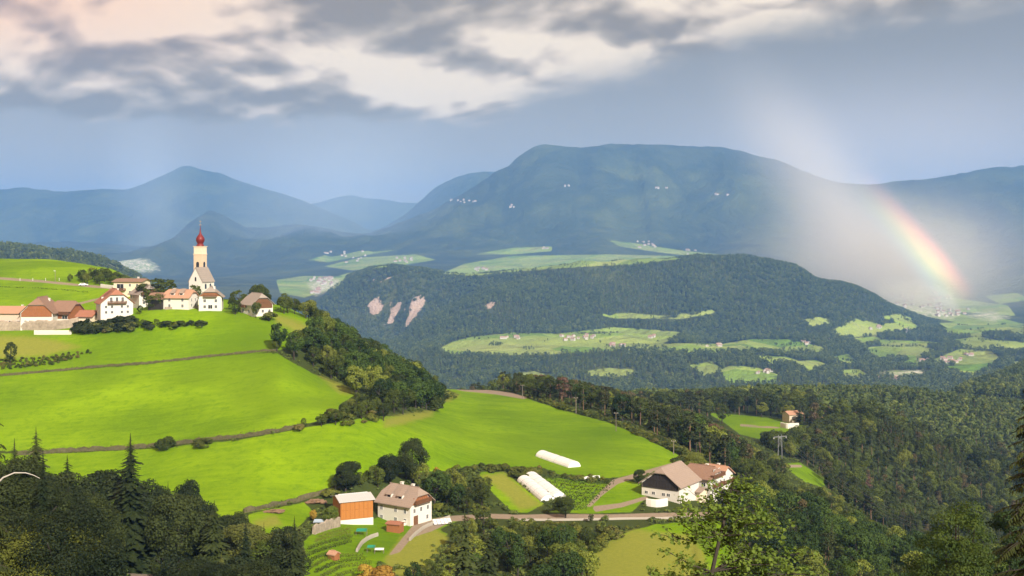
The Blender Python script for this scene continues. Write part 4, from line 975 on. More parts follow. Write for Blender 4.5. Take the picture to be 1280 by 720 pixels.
def house(name, label, px, py, theta, L, Wd, Hw, pitch, hip=0.0, wall='plaster', roof='roof_red', og=.7, oe=.8, D=None, cat='house', group=None, wins=(), hipw=None, gable=None, gable_face='E', gable_z=0, chim=((.1, .15),), dorm=(), base=None, rails=(), door=None, shut=None, dz=0):
    p = at(px, py, D); p.z += dz; root = empty(name, p, R(theta), label, cat, group); t = math.tan(R(pitch)); rz = Hw + Wd / 2 * t
    hw = hip if hipw is None else hipw
    mb = MB(); prof = lambda h: [(-Wd / 2, -3), (Wd / 2, -3), (Wd / 2, Hw)] + ([((h * (rz - Hw)) / t, rz - h * (rz - Hw)), (-(h * (rz - Hw)) / t, rz - h * (rz - Hw))] if h > 0 else [(0, rz)]) + [(-Wd / 2, Hw)]
    a, b = prof(hip), prof(hw)
    mb.poly([(L / 2, y, z - .03) for y, z in a]); mb.poly([(-L / 2, y, z - .03) for y, z in b[::-1]])
    mb.poly([(-L / 2, -Wd / 2, -3), (L / 2, -Wd / 2, -3), (L / 2, -Wd / 2, Hw), (-L / 2, -Wd / 2, Hw)]); mb.poly([(L / 2, Wd / 2, -3), (-L / 2, Wd / 2, -3), (-L / 2, Wd / 2, Hw), (L / 2, Wd / 2, Hw)])
    mb.build('wall', MATS[wall], root)
    if base: bb = MB(); bb.box((-L / 2 - .06, -Wd / 2 - .06, -3), (L / 2 + .06, Wd / 2 + .06, base)); bb.build('plinth', MATS['plaster'], root)
    rb = MB(); rb.shell([[(x, y, z + .22) for x, y, z in q] for q in roof_polys(L, Wd, Hw, t, hip, og, oe, hipw)], .22); ro = rb.build('roof', MATS[roof], root)
    rd = MB(); rd.tube([(-L / 2 + .4, 0, rz + .24), (L / 2 - .4, 0, rz + .24)], .14, 6); rd.build('ridge_cap', MATS[roof], ro)
    for fx, fy in chim:
        cb = MB(); x = fx * L; y = fy * Wd; zb = rz - abs(y) * t; cb.box((x - .35, y - .35, zb - .6), (x + .35, y + .35, zb + 1.1)); cb.box((x - .45, y - .45, zb + 1.1), (x + .45, y + .45, zb + 1.25)); cb.build('chimney', MATS['plaster'], ro)
    for fx, sd, w in dorm:
        db = MB(); x = fx * L; y0 = sd * Wd * .40; y1 = sd * Wd * .10; z0 = rz - abs(y0) * t; z1 = rz - abs(y1) * t + .45
        lo, hi = min(y0, y1), max(y0, y1); db.box((x - w / 2, lo if sd < 0 else y1, z0), (x + w / 2, hi if sd > 0 else y1, z0 + 1.0))
        d = db.build('dormer', MATS['plaster'], ro); q = MB(); e = sd * .35
        q.shell([[(x - w / 2 - .2, y0 + e, z0 + 1.05), (x + w / 2 + .2, y0 + e, z0 + 1.05), (x + w / 2 + .2, y1, z1 + .75), (x - w / 2 - .2, y1, z1 + .75)]], .12); q.build('dormer_roof', MATS['roof_tan' if roof != 'roof_red' else roof], ro)
        g = MB(); g.box((x - w * .35, y0 + sd * .02 - .02, z0 + .3), (x + w * .35, y0 + sd * .04 + .02, z0 + .9)); g.build('dormer_window', MATS['glass_dark'], ro)
    if gable:                                          # timber facing on a gable, following the roof line
        gb = MB(); sg = 1 if gable_face == 'E' else -1; h = hip if sg > 0 else hw; z0 = gable_z; y0 = Wd / 2 - .35; zc = Hw - .15
        pts = [(-y0, z0), (y0, z0), (y0, max(z0 + .01, zc)), ((h * (rz - Hw)) / t, rz - h * (rz - Hw) - .3), (-(h * (rz - Hw)) / t, rz - h * (rz - Hw) - .3), (-y0, max(z0 + .01, zc))]
        gb.poly([(sg * (L / 2 + .08), y * sg, z) for y, z in pts]); gb.poly([(sg * (L / 2 + .02), y * sg, z) for y, z in pts[::-1]])
        n = int(2 * y0 / .9)
        for i in range(n + 1):
            y = -y0 + 2 * y0 * i / n; zt = min(max(zc, z0 + .4), 99) if abs(y) > y0 - .1 else rz - max(abs(y), h * (rz - Hw) / t) * t - .35
            gb.box((sg * (L / 2 + .06) - .02, y - .07, z0), (sg * (L / 2 + .06) + .10, y + .07, zt))
        for k in (0, .5): gb.box((sg * (L / 2 + .06) - .02, -y0 * (1 - k * .45), z0 + k * (rz - z0) * .8), (sg * (L / 2 + .06) + .14, y0 * (1 - k * .45), z0 + k * (rz - z0) * .8 + .22))
        gb.build('timber_gable', MATS[gable], root)
    for w in wins: window(root, L, Wd, *w[:3], *(w[3:5] if len(w) > 3 else (.9, 1.2)), shut=shut)
    for b_ in rails: balcony(root, L, Wd, *b_)
    if door: db = MB(); fbox(db, L, Wd, door[0], door[1] - door[2] / 2, door[1] + door[2] / 2, -.3, door[3], -.05, .06); db.build('door', MATS['wood_brown'], root)
    return root


# the village on the hill
def church():
    th = R(-108); p = at(252, 380, 490)
    root = empty('church', p, th, 'white village church with a tall stone tower under a red onion dome', 'church')
    L, Wd, Hw, t = 9.0, 6.6, 9.8, math.tan(R(60)); rz = Hw + Wd / 2 * t
    mb = MB(); pr = [(-Wd / 2, -3), (Wd / 2, -3), (Wd / 2, Hw), (0, rz), (-Wd / 2, Hw)]
    mb.poly([(L / 2, y, z) for y, z in pr]); mb.poly([(-L / 2, y, z) for y, z in pr[::-1]])
    for sg in (-1, 1): mb.poly([(sg * -L / 2, sg * Wd / 2, -3), (sg * L / 2, sg * Wd / 2, -3), (sg * L / 2, sg * Wd / 2, Hw), (sg * -L / 2, sg * Wd / 2, Hw)][::-1])
    mb.build('nave', MATS['plaster'], root)
    rb = MB(); rb.shell([[(x, y, z + .25) for x, y, z in q] for q in roof_polys(L, Wd, Hw, t, 0, .25, .35)], .2); rb.build('nave_roof', MATS['roof_grey'], root)
    def arch(face, s, z, w, h, nm='window'):
        m = MB(); n = 8; pts = [(s - w / 2, z), (s + w / 2, z)] + [(s + w / 2 * math.cos(PI * i / n), z + h - w / 2 + w / 2 * math.sin(PI * i / n)) for i in range(n + 1)]
        for d in (.05,):
            q = {'E': [(L / 2 + d, a, b) for a, b in pts], 'N': [(-a, Wd / 2 + d, b) for a, b in pts]}[face]; m.poly(q)
        m.build(nm, MATS['glass_dark'], root)
    arch('E', 0, 9.8, .8, 1.8); arch('E', .2, 4.2, 2.0, 1.7, 'round_window'); arch('N', -2.0, 6.5, 1.3, 2.2); arch('N', 1.6, 6.5, 1.1, 2.2)
    # tower
    ty, tx, w = -2.9, -3.4, 4.0; H = 24.5; tm = MB(); tm.box((tx - w / 2, ty - w / 2, -3), (tx + w / 2, ty + w / 2, H - 3.4)); tw = tm.build('tower', MATS['church_stone'], root)
    c = MB(); c.box((tx - w / 2 - .18, ty - w / 2 - .18, H - 3.4), (tx + w / 2 + .18, ty + w / 2 + .18, H - 3.1)); c.box((tx - w / 2 + .05, ty - w / 2 + .05, H - 3.1), (tx + w / 2 - .05, ty + w / 2 - .05, H)); c.box((tx - w / 2 - .2, ty - w / 2 - .2, H), (tx + w / 2 + .2, ty + w / 2 + .2, H + .25)); c.build('belfry', MATS['plaster_cream'], tw)
    for sx, sy, nm in ((w / 2 + .03, 0, 'sound_window'), (0, w / 2 + .03, 'sound_window'), (0, -w / 2 - .03, 'sound_window')):
        m = MB(); n = 8; ww, h, z = 1.5, 2.8, 15.2; pts = [(-ww / 2, z), (ww / 2, z)] + [(ww / 2 * math.cos(PI * i / n), z + h - ww / 2 + ww / 2 * math.sin(PI * i / n)) for i in range(n + 1)]
        if sx: m.poly([(tx + sx, ty + a, b) for a, b in pts])
        else: m.poly([(tx - a * (1 if sy > 0 else -1), ty + sy, b) for a, b in pts])
        m.build(nm, MATS['glass_dark'], tw)
    prof = [(2.3, 0), (2.35, .5), (1.75, .8), (1.65, 1.1), (2.1, 1.6), (2.5, 2.3), (2.6, 2.9), (2.45, 3.5), (2.0, 4.1), (1.35, 4.7), (.8, 5.3), (.5, 6.0), (.32, 7.0), (.18, 8.2), (.1, 9.2)]
    m = MB(); n = 16
    for r, z in prof:
        r *= .72
        for j in range(n): m.v.append((tx + r * math.cos(2 * PI * j / n), ty + r * math.sin(2 * PI * j / n), H + .25 + z))
    for i in range(len(prof) - 1):
        for j in range(n): m.f.append([i * n + j, i * n + (j + 1) % n, (i + 1) * n + (j + 1) % n, (i + 1) * n + j]); m.m.append(0)
    dome = m.build('onion_dome', MATS['onion_red'], tw, smooth=True)
    g = MB(); g.tube([(tx, ty, H + 9.3), (tx, ty, H + 11.6)], .07, 6); g.box((tx - .08, ty - .55, H + 10.8), (tx + .08, ty + .55, H + 10.95)); g.build('cross', MATS['gilt'], dome)
    b = MB()
    for j in range(12): a = 2 * PI * j / 12; b.box((tx + .38 * math.cos(a) - .1, ty + .38 * math.sin(a) - .1, H + 9.35), (tx + .38 * math.cos(a) + .1, ty + .38 * math.sin(a) + .1, H + 9.6))
    b.build('finial_ball', MATS['gilt'], dome)
church()
W2 = lambda f, zs, ss, w=.9, h=1.2: [(f, s, z, w, h) for z in zs for s in ss]
house('farmhouse', 'white house with a brown hipped roof and wooden balcony in front of the church', 264, 382, -80, 9, 9, 5.6, 40, .55, roof='roof_grey', D=466, wins=W2('E', (.8, 3.2), (-2.2, 2.2)) + W2('S', (.8, 3.2), (-2, 1.5)) + [('E', 0, .6, 1.6, 1.5)], gable='wood_red', gable_z=5.7, rails=[('E', -2.6, 2.6, 5.4)])
house('farmhouse', 'white house with an orange roof and two dormers left of the church', 226, 381, -12, 11.2, 8, 4.8, 34, .35, roof='roof_orange', D=468, wins=W2('S', (.6, 3.0), (-2.9, 2.9)) + W2('E', (.8, 3.0), (-1.6, 1.6)), dorm=((-.18, -1, 1.7), (.17, -1, 1.7)), chim=((-.3, .1),))
house('barn', 'low dark timber barn joined to the left of the orange roofed house', 199, 382, -12, 6, 7, 4.2, 30, 0, wall='wood_dark', roof='roof_brown', D=468, cat='barn', chim=())
house('farmhouse', 'white house with grey roof and brown gable, third from left in the upper village', 182, 378, -52, 11, 9.5, 5.2, 36, .4, roof='roof_grey', D=482, wins=W2('S', (3.2,), (-3.4, -.5)) + W2('E', (1.0, 3.2), (-2.8, 0, 2.8)), gable='wood_brown', gable_z=5.2, rails=[('E', -4, 4, 4.9)])
house('village_house', 'long cream building with a low brown roof topmost in the village', 165, 363, -8, 13.5, 8, 6.6, 14, 0, wall='plaster_cream', roof='roof_brown', D=515, wins=W2('S', (1.2, 4.4), (1.0, 4.4)) + [('S', -3.6, 2.9, 3.2, 2.6)], chim=((.2, .1),), rails=[('S', -6.2, -1.0, 2.6)])
house('farmhouse', 'big white house with a steep red half hipped roof and a long dark balcony', 143, 397, -62, 13, 12.6, 6.8, 40, .42, roof='roof_red', D=468, wins=W2('E', (2.4, 4.6), (-4.2, -1.9, 1.9, 4.2), .8, 1.0) + [('E', -2.2, 7.0, .9, 1.9), ('E', 0, 7.0, .9, 1.9), ('E', 2.2, 7.0, .9, 1.9)], rails=[('E', -3.6, 3.6, 6.4)], dorm=((-.05, -1, 1.6),), chim=((.0, .1),))
house('shed', 'small cream shed with a red roof beside the timber barn yard', 111, 396, -14, 7, 6, 3.3, 32, 0, wall='plaster_cream', roof='roof_red', D=470, cat='shed', chim=(), gable='wood_brown', gable_face='W', gable_z=2.6, wins=[('S', 1.6, .4, 1.8, 1.8)])
house('barn_house', 'big farmhouse with a wide arched brown timber gable on white walls', 53, 402, -86, 14, 12.8, 5.4, 43, .5, roof='roof_brown', D=474, cat='barn', wins=W2('E', (1.2,), (-4.4, -2.6, 1.8, 4.2), .8, .9) + [('E', -.4, .7, 1.9, .8)], gable='wood_red', gable_z=3.6, chim=((-.2, .15),))
house('farm_wing', 'long low farm building with a bright orange roof at the far left edge', 12, 402, -4, 17, 9, 5.6, 26, 0, wall='plaster_orange', roof='roof_orange', D=474, cat='building', wins=[('S', s, .3, 1.9, 2.0) for s in (-6, -3, 0, 3, 6.3)], chim=((.3, .1),))
house('farm_wing', 'brown roofed wing with an open carport right of the arched timber gable', 83, 401, -12, 9.5, 9, 4.6, 38, .35, wall='wood_red', roof='roof_brown', D=478, cat='building', base=1.0, wins=[('S', -2.5, .6, 2.2, 2.0), ('S', 2.2, .6, 2.4, 1.8)], rails=[('S', -4, 4.2, 3.0)], chim=())
house('farmhouse', 'lone white house with timber gable and grey roof at the right village end', 321, 391, -50, 10, 9, 4.4, 41, .42, roof='roof_grey', D=460, wins=W2('E', (.8,), (-3, 0, 3)) + W2('S', (.8,), (-3, 2), 1.4, 1.2), gable='wood_brown', gable_z=2.6, rails=[('S', -4.6, 0, 2.9)], chim=())
# the farm at the centre bottom
house('farmhouse', 'white farmhouse with a tan roof and two dormers at the bottom centre', 506, 648, -34, 11, 9, 5.6, 38, .5, roof='roof_tan', D=302, wins=W2('S', (.7, 3.2), (-4.2, .6, 3.8), .8, 1.1) + W2('E', (3.2,), (-2.8, 0, 2.8), .8, 1.1) + W2('E', (.7,), (2.6,), .8, 1.1), dorm=((-.22, -1, 1.5), (.12, -1, 1.5)), chim=((.2, .08), (-.12, .05)), gable='wood_red', gable_z=5.4, rails=[('E', -3.2, 3.2, 5.5)], door=('E', -2.2, 1.8, 2.4), dz=-.2)
r_ = house('barn', 'modern barn with bright orange timber walls and a pale flat pitched roof', 441, 655, 24, 8.6, 7.5, 5.8, 13, 0, wall='wood_orange', roof='roof_metal', D=296, cat='barn', base=1.1, chim=(), og=.5, oe=.5)
pb = MB()
for i in range(7): pb.box((-4.1 + i * 1.18, -3.86, 1.2), (-4.1 + i * 1.18 + 1.08, -3.80, 3.3)); pb.box((-4.1 + i * 1.18, -3.86, 3.55), (-4.1 + i * 1.18 + 1.08, -3.80, 5.6))
pb.build('wall_panels', MATS['wood_orange'], r_)
house('shed', 'little brown garden shed with a flat red roof left of the drive', 494, 655, -20, 3.6, 2.6, 2.1, 12, 0, wall='wood_red', roof='roof_red', D=289, cat='shed', chim=(), og=.3, oe=.3)
house('hut', 'tiny pale hut among the terraced vine rows', 417, 699, -30, 2.0, 1.8, 1.2, 30, 0, wall='wood_red', roof='roof_orange', cat='hut', chim=(), og=.2, oe=.2)
# the farm on the right
house('barn', 'huge barn with a sweeping tan roof and a black timber gable', 838, 622, -124, 13, 12, 4.0, 36, .3, hipw=0, roof='roof_tan', D=333, cat='barn', wins=W2('E', (.7,), (-4.5, -2.2, 1.0, 2.6), .9, .8), gable='wood_dark', gable_z=2.6, chim=(), rails=())
house('farmhouse', 'white farmhouse with a brown hipped roof behind the huge barn', 878, 614, -36, 9.5, 8.4, 5.8, 33, .55, roof='roof_brown', D=348, wins=W2('S', (3.2,), (-1.5, 2.5), 1.2, 1.1) + W2('E', (.8, 3.2), (-2.6, 0, 2.6)) + [('E', -1.5, 6.2, .9, 1.8), ('E', 1.5, 6.2, .9, 1.8)], rails=[('E', -4, 4, 5.8), ('E', -3, 3, 3.0)])
house('farmhouse', 'small house with an orange gabled roof furthest back at the right farm', 893, 600, -38, 9, 8, 5.2, 32, 0, roof='roof_orange', D=370, wins=W2('E', (3.0,), (-2, 2)) + W2('S', (3.0,), (-2, 2)), rails=[('E', -3.4, 3.4, 2.8)])
house('shed', 'low shed with a pale tan roof between huge barn and white farmhouse', 868, 624, -36, 6.0, 4.5, 2.6, 16, 0, wall='plaster_cream', roof='roof_tan', D=336, cat='shed', chim=())
# the orange house beyond
house('house', 'small orange house with a pale roof at the end of the distant meadow', 991, 529, 18, 11, 9, 6.5, 20, 0, wall='plaster_orange', roof='roof_orange', D=790, wins=W2('S', (3.5,), (-3, 3), 1.2, 1.4), chim=())
house('house', 'half hidden pale house among the trees right of the orange house', 1022, 526, -20, 10, 8, 6, 25, 0, wall='plaster_cream', roof='roof_orange', D=800, wins=(), chim=())

# ------------------------------------------------------------------ far houses, each one small
def small_house_mesh(seed):
    r = random.Random(seed); L, Wd, H = r.uniform(11, 20), r.uniform(9, 13), r.uniform(5, 9); mb = MB(); rz = H + Wd * .32
    pr = [(-Wd / 2, -8), (Wd / 2, -8), (Wd / 2, H), (0, rz), (-Wd / 2, H)]
    mb.poly([(L / 2, y, z) for y, z in pr]); mb.poly([(-L / 2, y, z) for y, z in pr[::-1]])
    for sg in (-1, 1): mb.poly([(sg * -L / 2, sg * Wd / 2, -8), (sg * L / 2, sg * Wd / 2, -8), (sg * L / 2, sg * Wd / 2, H), (sg * -L / 2, sg * Wd / 2, H)][::-1])
    mb.shell([[(x, y, z + .4) for x, y, z in q] for q in roof_polys(L, Wd, H, .64, 0, .8, .9)], .35, 1)
    return raw_mesh('far_house', mb.v, mb.f, [MATS['far_house_wall'], MATS['far_house_roof']], mb.m)
FH = [small_house_mesh(i) for i in range(6)]
CLUST = [(402, 352, 26, 14, 5, 'town in the deep valley behind the ridge wood'), (395, 364, 10, 8, 3, 'town in the deep valley behind the ridge wood'), (432, 322, 14, 26, 7, 'scattered farms on the far green slope left of the plateau'), (505, 326, 12, 12, 3, 'hamlet on the crest line beyond the wooded hill'),
         (636, 423, 7, 12, 2, 'farm at the left of the far field terrace'), (722, 423, 14, 22, 3, 'farm hamlet in the middle of the far field terrace'), (772, 432, 5, 9, 2, 'farm below the hamlet on the far terrace'), (812, 422, 3, 6, 1, 'farm at the right end of the far terrace'), (892, 432, 5, 9, 2, 'farm near the right tip of the terrace fields'), (1012, 428, 6, 10, 3, 'farm on the slope at the end of the wooded hill'),
         (1095, 409, 4, 9, 2, 'farm in the upper right valley fields'), (1130, 414, 5, 10, 2, 'farm in the upper right valley fields'), (1190, 451, 8, 14, 3, 'farm in the right valley fields'), (1152, 452, 4, 8, 2, 'farm in the right valley fields'), (1110, 475, 9, 14, 3, 'works hall group on the valley floor at right'), (955, 465, 5, 9, 2, 'farm by the lower terrace fields'), (1212, 444, 3, 5, 1, 'farm in the right valley fields'),
         (1150, 372, 44, 40, 14, 'sunlit town at the foot of the rainbow'), (1190, 392, 16, 22, 6, 'sunlit town at the foot of the rainbow'), (575, 252, 8, 22, 2, 'high village on the dark plateau slope'), (712, 233, 2, 6, 2, 'high village on the dark plateau slope'), (825, 234, 3, 14, 2, 'high village on the dark plateau slope'), (905, 245, 3, 14, 3, 'high village on the dark plateau slope'), (640, 258, 3, 4, 2, 'high village on the dark plateau slope'),
         (808, 306, 9, 12, 4, 'farms under the plateau beyond the wooded hill'), (600, 337, 7, 9, 2, 'farm on the crest line beyond the wooded hill'), (680, 312, 3, 6, 2, 'farms under the plateau beyond the wooded hill'), (860, 316, 5, 10, 3, 'farms under the plateau beyond the wooded hill'), (1030, 425, 4, 6, 2, 'farm on the slope at the end of the wooded hill')]
rr = random.Random(5)
for (cx, cyy, n, sx, sy, lab) in CLUST:
    for i in range(n):
        px = cx + rr.uniform(-sx, sx); py = cyy + rr.uniform(-sy, sy); D = hit(px, py, 2500)
        if D is None: continue
        p = at(px, py, D); o = link('far_house', FH[rr.randrange(6)]); o.location = p; o.rotation_euler.z = rr.uniform(-.6, .6) + (PI / 2 if rr.random() < .4 else 0)
        s = .72 + .1 * rr.random() if D < 4500 else 1.0 + .4 * rr.random(); o.scale = (s, s, s)
        tag(o, 'tiny pale house of the ' + lab, 'house', lab)

# ------------------------------------------------------------------ walls, rows, tunnels
def path3(pts, step=2.0, dz=0.0):
    """ground-following polyline through image points"""
    P = [at(px, py) if not isinstance(py, tuple) else at(px, None, py[0]) for px, py in pts]; out = []
    for a, b in zip(P, P[1:]):
        n = max(1, int((b - a).length / step))
        for i in range(n): q = a.lerp(b, i / n); out.append((q.x, q.y))
    out.append((P[-1].x, P[-1].y)); a = np.array(out)
    for _ in range(3): a[1:-1] = (a[:-2] + a[1:-1] * 2 + a[2:]) / 4
    return [Vector((x, y, gz(x, y) + dz)) for x, y in a]


def wall_along(name, label, cat, pts, h, w, mat, step=1.3, rough=.25, seed=1, group=None):
    r = random.Random(seed); P = path3(pts, step); mb = MB(); sec = [(-.5, -.8), (-.5, .45), (-.38, .95), (.0, 1.05), (.38, .95), (.5, .45), (.5, -.8)]; n = len(sec)
    for i, p in enumerate(P):
        d = (P[min(i + 1, len(P) - 1)] - P[max(i - 1, 0)]); d.z = 0; d.normalize(); s = Vector((-d.y, d.x, 0)); hh = h * r.uniform(1 - rough, 1 + rough)
        for a, b in sec: mb.v.append(tuple(p + s * (a * w * r.uniform(1 - rough, 1 + rough)) + Vector((0, 0, b * hh if b > 0 else b)) + Vector((r.uniform(-.1, .1), r.uniform(-.1, .1), r.uniform(-.08, .08))) * rough * 3))
    for i in range(len(P) - 1):
        for j in range(n - 1): mb.f.append([i * n + j, i * n + j + 1, (i + 1) * n + j + 1, (i + 1) * n + j]); mb.m.append(0)
    mb.f.append(list(range(n))[::-1]); mb.m.append(0); mb.f.append([(len(P) - 1) * n + j for j in range(n)]); mb.m.append(0)
    return tag(mb.build(name, MATS[mat], None), label, cat, group)


wall_along('dry_stone_wall', 'long weathered stone bank between the middle and the lower meadow', 'wall', [(20, 569), (100, 564), (200, 558), (300, 547), (345, 541), (380, 533)], 1.15, .35, 'dry_stone')
wall_along('dry_stone_wall', 'thin stone wall between the upper and the middle meadow', 'wall', [(-20, 470), (100, 461), (200, 453), (300, 442), (345, 439)], .7, .4, 'dry_stone', seed=2)
wall_along('dry_stone_wall', 'stone bank along the foot of the lower meadow left of the orange barn', 'wall', [(305, 641), (340, 633), (380, 624), (408, 615)], 1.1, .8, 'dry_stone', seed=3)
wall_along('retaining_wall', 'rubble retaining wall below the arched timber gable farm', 'wall', [(-10, 413), (40, 412), (70, 412), (98, 408)], 3.6, 1.2, 'rubble', rough=.12, seed=4)
wall_along('yard_wall', 'low white wall in front of the rubble retaining wall at far left', 'wall', [(43, 418), (66, 418), (89, 418)], 1.6, .6, 'plaster', rough=.03, seed=5)
wall_along('garden_wall', 'low pale stone wall along the meadow edge below the church', 'wall', [(206, 387), (230, 386), (262, 385)], 1.0, .6, 'rubble', rough=.1, seed=6)
wall_along('yard_wall', 'pale wall below the windows of the huge barn', 'wall', [(808, 632), (820, 635), (834, 632)], 2.0, .6, 'plaster', rough=.03, seed=7)
wall_along('retaining_wall', 'stone retaining wall below the orange barn', 'wall', [(392, 668), (402, 664), (414, 660), (424, 658)], 2.2, .8, 'rubble', rough=.15, seed=8)
wall_along('garden_wall', 'curved low pale wall of the farm drive', 'wall', [(512, 676), (520, 668), (530, 660), (545, 654), (562, 648)], .8, .5, 'concrete', rough=.05, seed=9)
wall_along('garden_wall', 'short curved pale wall below the drive at the farm garden', 'wall', [(446, 690), (452, 680), (462, 673), (472, 670)], .9, .5, 'concrete', rough=.05, seed=10)
wall_along('garden_wall', 'white terrace wall beside the little brown garden shed', 'wall', [(500, 658), (510, 656), (517, 652)], 1.2, .4, 'plaster', rough=.03, seed=11)
wall_along('yard_wall', 'white wall along the hilltop road at the end of the dark tree clump', 'wall', [(126, 359), (134, 360), (142, 361)], 1.5, .4, 'plaster', rough=.03, seed=12)
wall_along('parapet', 'low stone wall edging the country road at the bottom centre', 'wall', [(646, 651), (700, 651), (760, 650), (830, 649), (880, 648)], .55, .4, 'concrete', rough=.05, seed=13)
wall_along('garden_wall', 'pale yard wall in front of the small orange house', 'wall', [(976, 534), (985, 536), (998, 535)], 3.2, 1.0, 'plaster', rough=.05, seed=14)


def hedge_line(name, label, cat, pts, h, w, per, ls, mat='leaf_vine', group=None, seed=0):
    global rng
    rng = np.random.default_rng(seed); P = path3(pts, .8); C = []; N = []
    for p in P:
        for _ in range(per):
            a = rng.uniform(-.15 * PI, 1.15 * PI); r = rng.uniform(.8, 1.08); C.append([p.x + rng.uniform(-.4, .4), p.y + math.cos(a) * w / 2 * r, p.z + .25 + max(-.2, math.sin(a)) * (h - .2) * r]); N.append([rng.normal() * .4, math.cos(a), math.sin(a) + .3])
    N = np.array(N) + rng.normal(size=(len(N), 3)) * .35; V = quads(np.array(C), N, ls * rng.uniform(.6, 1.3, len(C)))
    return tag(link(name, leaf_mesh(name, V, mat)), label, cat, group)


VR = [[(399, 671), (420, 666), (437, 662)], [(395, 678), (409, 673), (438, 667)], [(386, 687), (409, 679), (439, 672)], [(385, 695), (409, 686), (438, 678)], [(386, 703), (400, 697), (410, 694)], [(389, 710), (409, 700), (430, 696), (452, 695)], [(395, 716), (419, 705), (440, 701), (456, 700)], [(402, 722), (428, 709), (463, 705)], [(420, 722), (440, 716), (460, 712)], [(436, 726), (450, 721), (466, 718)]]
ORD = ['topmost', 'second', 'third', 'fourth', 'short fifth', 'sixth', 'seventh', 'eighth', 'ninth', 'lowest']
for i, (nm, pts) in enumerate((('ragged grass and weeds growing on the stone bank between the meadows', [(20, 569), (100, 564), (200, 558), (300, 547), (345, 541), (385, 532)]), ('thin strip of weeds along the stone wall under the village', [(-20, 470), (100, 461), (200, 453), (300, 442), (345, 439)]), ('weeds on the stone bank left of the orange barn', [(305, 641), (340, 633), (380, 624), (408, 615)]), ('weedy edge of the upper meadow below the road', [(-20, 357), (50, 361), (110, 366)]))):
    tag(hedge_line('weeds', nm, None, pts, [1.5, .9, 1.1, .6][i], [1.6, .8, 1.2, 1][i], [7, 6, 6, 4][i], .2, 'leaf_shrub', seed=80 + i), kind='stuff')
for i, p in enumerate(VR): hedge_line('vine_row', ORD[i] + ' clipped vine row of the terraced vineyard below the orange barn', 'vine row', p, .85, .8, 26, .12, 'leaf_broad', group='vine rows below the orange barn', seed=i)
nv = 9
for i in range(nv):
    f = i / (nv - 1); a = (672 + 18 * f, 596 + 38 * f); b = (766 - 34 * f, 606 + 30 * f); m_ = ((a[0] + b[0]) / 2, (a[1] + b[1]) / 2 + 2.5)
    hedge_line('vine_row', ['topmost', 'second', 'third', 'fourth', 'middle', 'sixth', 'seventh', 'eighth', 'lowest'][i] + ' vine row of the sloping vineyard right of the plastic tunnels', 'vine row', [a, m_, b], 1.3, 1.3, 9, .24, 'leaf_broad' if i % 3 else 'leaf_vine', 'vine rows right of the plastic tunnels', 50 + i)


def tunnel(label, pts, rad, seed, group=None):
    A_, B_ = at(*pts[0]), at(*pts[-1]); nn = int((B_ - A_).length / 1.1); P = [A_.lerp(B_, i / nn) - Vector((0, 0, .25)) for i in range(nn + 1)]; mb = MB(); r = random.Random(seed); n = 10
    for i, p in enumerate(P):
        d = (P[min(i + 1, len(P) - 1)] - P[max(i - 1, 0)]).normalized(); s = Vector((-d.y, d.x, 0)).normalized(); q = rad * (1 + r.uniform(-.012, .012))
        for j in range(n + 1): a = PI * j / n; mb.v.append(tuple(p + s * math.cos(a) * q + Vector((0, 0, math.sin(a) * q * .85))))
    for i in range(len(P) - 1):
        for j in range(n): k = i * (n + 1) + j; mb.f.append([k, k + 1, k + n + 2, k + n + 1]); mb.m.append(0)
    for e in (0, len(P) - 1): mb.f.append([e * (n + 1) + j for j in (range(n + 1) if e else reversed(range(n + 1)))]); mb.m.append(0)
    root = empty('plastic_tunnel', P[0], 0, label, 'greenhouse', group); o = mb.build('film', MATS['plastic_film'], root, smooth=False); o.location = -P[0]
    hb = MB()
    for i in range(0, len(P), 3):
        p = P[i]; d = (P[min(i + 1, len(P) - 1)] - P[max(i - 1, 0)]).normalized(); s = Vector((-d.y, d.x, 0)).normalized()
        hb.tube([p + s * math.cos(PI * j / 8) * rad * 1.0 + Vector((0, 0, math.sin(PI * j / 8) * rad * .86)) for j in range(9)], .045, 4)
    h = hb.build('hoops', MATS['metal_grey'], root); h.location = -P[0]


tunnel('long white plastic tunnel at the foot of the central meadow, highest of the three', [(677, 570), (697, 577), (718, 584)], 2.6, 1)
tunnel('left one of the two joined white plastic tunnels above the road', [(655, 601), (668, 612), (685, 626)], 2.3, 2)
tunnel('right one of the two joined white plastic tunnels above the road', [(664, 597), (682, 611), (699, 624)], 2.5, 3)
cov = MB(); p0 = path3([(730, 602), (740, 600), (750, 600)], 1.0, .7)
for a, b in zip(p0, p0[1:]): cov.obox(a, b - a, Vector((0, 1.3, .35)), Vector((0, 0, .08)))
tag(cov.build('rain_cover', MATS['plastic_film']), 'short strip of white rain cover beside the bushes above the vineyard', 'cover')

# cold frames by the drive: five tilted white panels
root = empty('cold_frame', at(553, 655), R(20), 'row of five tilted white panels on the grass right of the farm drive', 'cold frame'); z0 = root.location.z
for i in range(5):
    m = MB(); m.obox((-2.5 + i * 1.0, -1.0, .25), (.86, 0, 0), (0, 1.9, .9), (0, -.03, .06)); m.build('panel', MATS['plastic_film'], root)
    m = MB(); m.obox((-2.5 + i * 1.0 + .1, .7, -.4), (.08, 0, 0), (0, .08, 0), (0, 0, 1.35)); m.obox((-2.5 + i * 1.0 + .1, -.9, -.4), (.08, 0, 0), (0, .08, 0), (0, 0, .65)); m.build('leg', MATS['metal_grey'], root)

